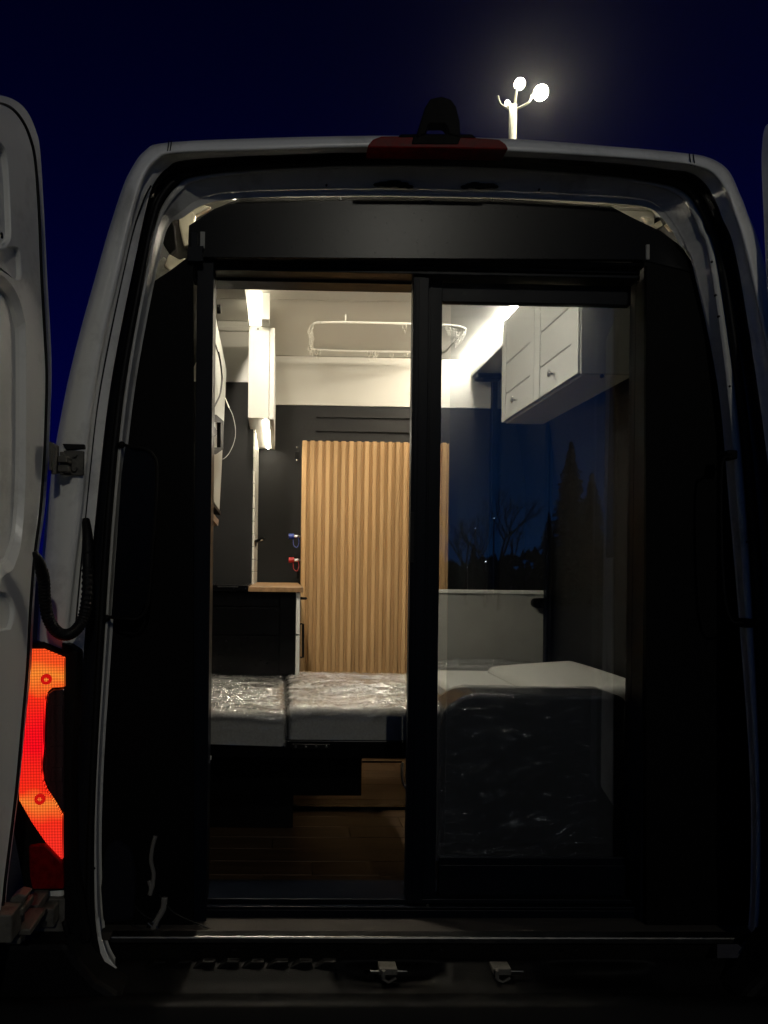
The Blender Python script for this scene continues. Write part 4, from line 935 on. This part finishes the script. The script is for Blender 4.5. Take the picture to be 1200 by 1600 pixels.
pg = thing('usb_plug', Y(328, 1464, 1.87), 'small black plug on a cable lying on the load floor', 'plug')
MB().prism([Y(u, v, 1.87) for u, v in [(324,1458),(334,1457),(332,1472),(322,1474)]], (0, .006, 0)).build('plug_body', M['plastic'], pg, bev=.002)
for v in (1461, 1467): MB().tube([Y(326, v, 1.868), Y(331, v-.5, 1.868)], .0011, 6).build('contact', M['tile'], pg)
bag = MB().prism([Y(u, v, 1.865) for u, v in [(163,1330),(180,1312),(205,1330),(212,1370),(208,1440),(160,1446),(156,1390)]], (0, .028, 0))
single(bag, 'cloth_bag', M['fabric_dark'], 'dark cloth bag slumped in the lower left corner', 'bag', bev=.012)

# ------------------------------------------------------------------ beyond the viewer: trees and far lamps that mirror in the glass
def spruce_mesh(h, seed):
    rnd = random.Random(seed); mb = MB(); z = h*.06
    while z < h:
        t = z/h; L = ((1-t)*h*.23+.10)*rnd.uniform(.8, 1.15); nb = 12
        for k in range(nb):
            a = 2*math.pi*k/nb+rnd.uniform(-.3, .3)+z; l = L*rnd.uniform(.65, 1.15)
            d = Vector((math.cos(a), math.sin(a), 0)); side = Vector((-d.y, d.x, 0))
            for q in range(5):
                f0 = q/5; c = d*l*f0+Vector((0, 0, z-.35*l*f0*f0+rnd.uniform(-.16, .16))); wd = .22*l*(1-f0*.7)+.05
                for sgn in (-1, 1):
                    tip = c+d*l*.22+side*sgn*wd*rnd.uniform(.7, 1.3)+Vector((0, 0, -.12-.1*rnd.random()))
                    mb.add([c, c+d*l*.24, tip], [(0, 1, 2)])
        z += h*.019
    return mb
base_z = 0
sm = {}
grp = 'dark spruces standing beyond the car park'
trees = [(925, 738, 30, 'slim nearer spruce mirrored at the right of the glass, in front of the highest one'), (893, 690, 34, 'highest spruce of the tree line mirrored in the glass'), (858, 800, 28, 'medium spruce just left of the highest one in the mirrored tree line'), (962, 790, 26, 'short spruce mirrored right of the slim nearer spruce'), (1010, 760, 29, 'spruce of the tree line hidden behind the right rear door'), (1050, 740, 33, 'rightmost spruce of the tree line behind the viewer'), (740, 850, 38, 'small far spruce mirrored behind the bare trees'), (690, 858, 40, 'smallest far spruce, leftmost of the mirrored tree line')]
glassY = 1.994
for i, (u, v, dist, lab) in enumerate(trees):
    q = Y(u, v, dist+2*glassY); hgt = q.z; loc = (q.x, -dist, 0)
    t = thing('spruce_tree', loc, lab or 'dark spruce among the mirrored tree line behind the viewer', 'tree', grp)
    key = i % 3
    if key not in sm:
        c = spruce_mesh(10, key+3).build('crown', M['needles'], t, local=True); tk = MB().tube([(0, 0, 0), (0, 0, 4), (0, 0, 9.5)], .16, 8, rf=lambda i: (.17, .11, .02)[i]).build('trunk', M['bark'], t, local=True)
        sm[key] = (c, tk)
    else:
        for s_ in sm[key]:
            c = s_.copy(); link(c); c.parent = t
    t.scale = (hgt/10,)*3
def bare(seed):
    rnd = random.Random(seed); mb = MB()
    def br(p, d, l, r, dep):
        q = p+d*l; mb.tube([p, p+d*l*.5+Vector((rnd.uniform(-.04, .04)*l, 0, 0)), q], r, 5, cap=False, rf=lambda i: r*(1, .85, .65)[i])
        if dep == 0: return
        for _ in range(3 if dep > 1 else 4):
            nd = (d+Vector((rnd.uniform(-.75, .75), rnd.uniform(-.75, .75), rnd.uniform(-.1, .5)))).normalized()
            br(p+d*l*rnd.uniform(.55, 1), nd, l*rnd.uniform(.55, .8), r*.55, dep-1)
    br(Vector((0, 0, 0)), Vector((0, 0, 1)), 2.6, .12, 5); return mb
bmsh = None
for u, v, dist, lab in ((782, 735, 24, 'tallest leafless tree, closest to the spruces in the mirrored tree line'), (760, 790, 26, 'shortest leafless tree, in the middle of the mirrored bare trees'), (730, 770, 28, 'leafless tree mirrored right beside the slatted door')):
    q = Y(u, v, dist+2*glassY); t = thing('bare_tree', (q.x, -dist, 0), lab, 'tree', 'bare trees beyond the car park')
    if bmsh is None: bmsh = bare(4).build('trunk', M['bark'], t, local=True)
    else: c = bmsh.copy(); link(c); c.parent = t
    t.scale = (q.z/7.5,)*3; t.rotation_euler[2] = u
# low dark wood closing the horizon behind
hedge = MB(); rnd = random.Random(2)
for i in range(5200):
    x = rnd.uniform(-70, 70); y = -rnd.uniform(44, 52); h = 2.6+1.3*noise.noise(Vector((x*.12, 0, 0)))+.8*noise.noise(Vector((x*.6, 1, 0)))
    z = rnd.uniform(0, max(.5, h)); s = rnd.uniform(.25, .7); a = rnd.uniform(0, 6.28); d = Vector((math.cos(a), math.sin(a)*.4, 0))*s
    hedge.add([(x-d.x, y-d.y, z-s*.4), (x+d.x, y+d.y, z-s*.4), (x+rnd.uniform(-.2, .2), y, z+s)], [(0, 1, 2)])
tag(hedge.build('far_wood', M['needles']), kind='stuff')
sg = 'small lamps far across the car park'
M['dot'] = emit('far lamp globe', (.9, .95, 1), 8)
for u, v, dist, lab in ((772, 810, 36, 'highest of the four tiny lamps mirrored in the glass'), (743, 826, 39, 'second highest tiny lamp mirrored in the glass, nearer the slatted door'), (759, 878, 33, 'tiny low lamp mirrored in the glass, right one of the low pair'), (730, 887, 30, 'lowest tiny lamp mirrored in the glass, beside the slatted door')):
    q = Y(u, v, dist+2*glassY); t = thing('street_lamp', (q.x, -dist, 0), lab, 'street lamp', sg)
    MB().tube([(q.x, -dist, 0), (q.x, -dist, q.z)], .04, 6).build('pole', M['pole'], t)
    MB().ball((q.x, -dist, q.z), .04, 8).build('globe', M['dot'], t)

# ------------------------------------------------------------------ thin haze volume added to give the lamps a halo
hz = MB().box(-90, 90, -60, 60, -1, 17).build('haze', M['white_cab']); tag(hz, kind='stuff')
hmt = bpy.data.materials.new('lamp halo haze'); hmt.use_nodes = True; t = hmt.node_tree; t.nodes.clear()
o = t.nodes.new('ShaderNodeOutputMaterial'); v = t.nodes.new('ShaderNodeVolumePrincipled')
v.inputs['Color'].default_value = (.9, .9, .9, 1); v.inputs['Density'].default_value = .0013; v.inputs['Anisotropy'].default_value = .93
t.links.new(v.outputs[0], o.inputs[1]); hz.data.materials.clear(); hz.data.materials.append(hmt)
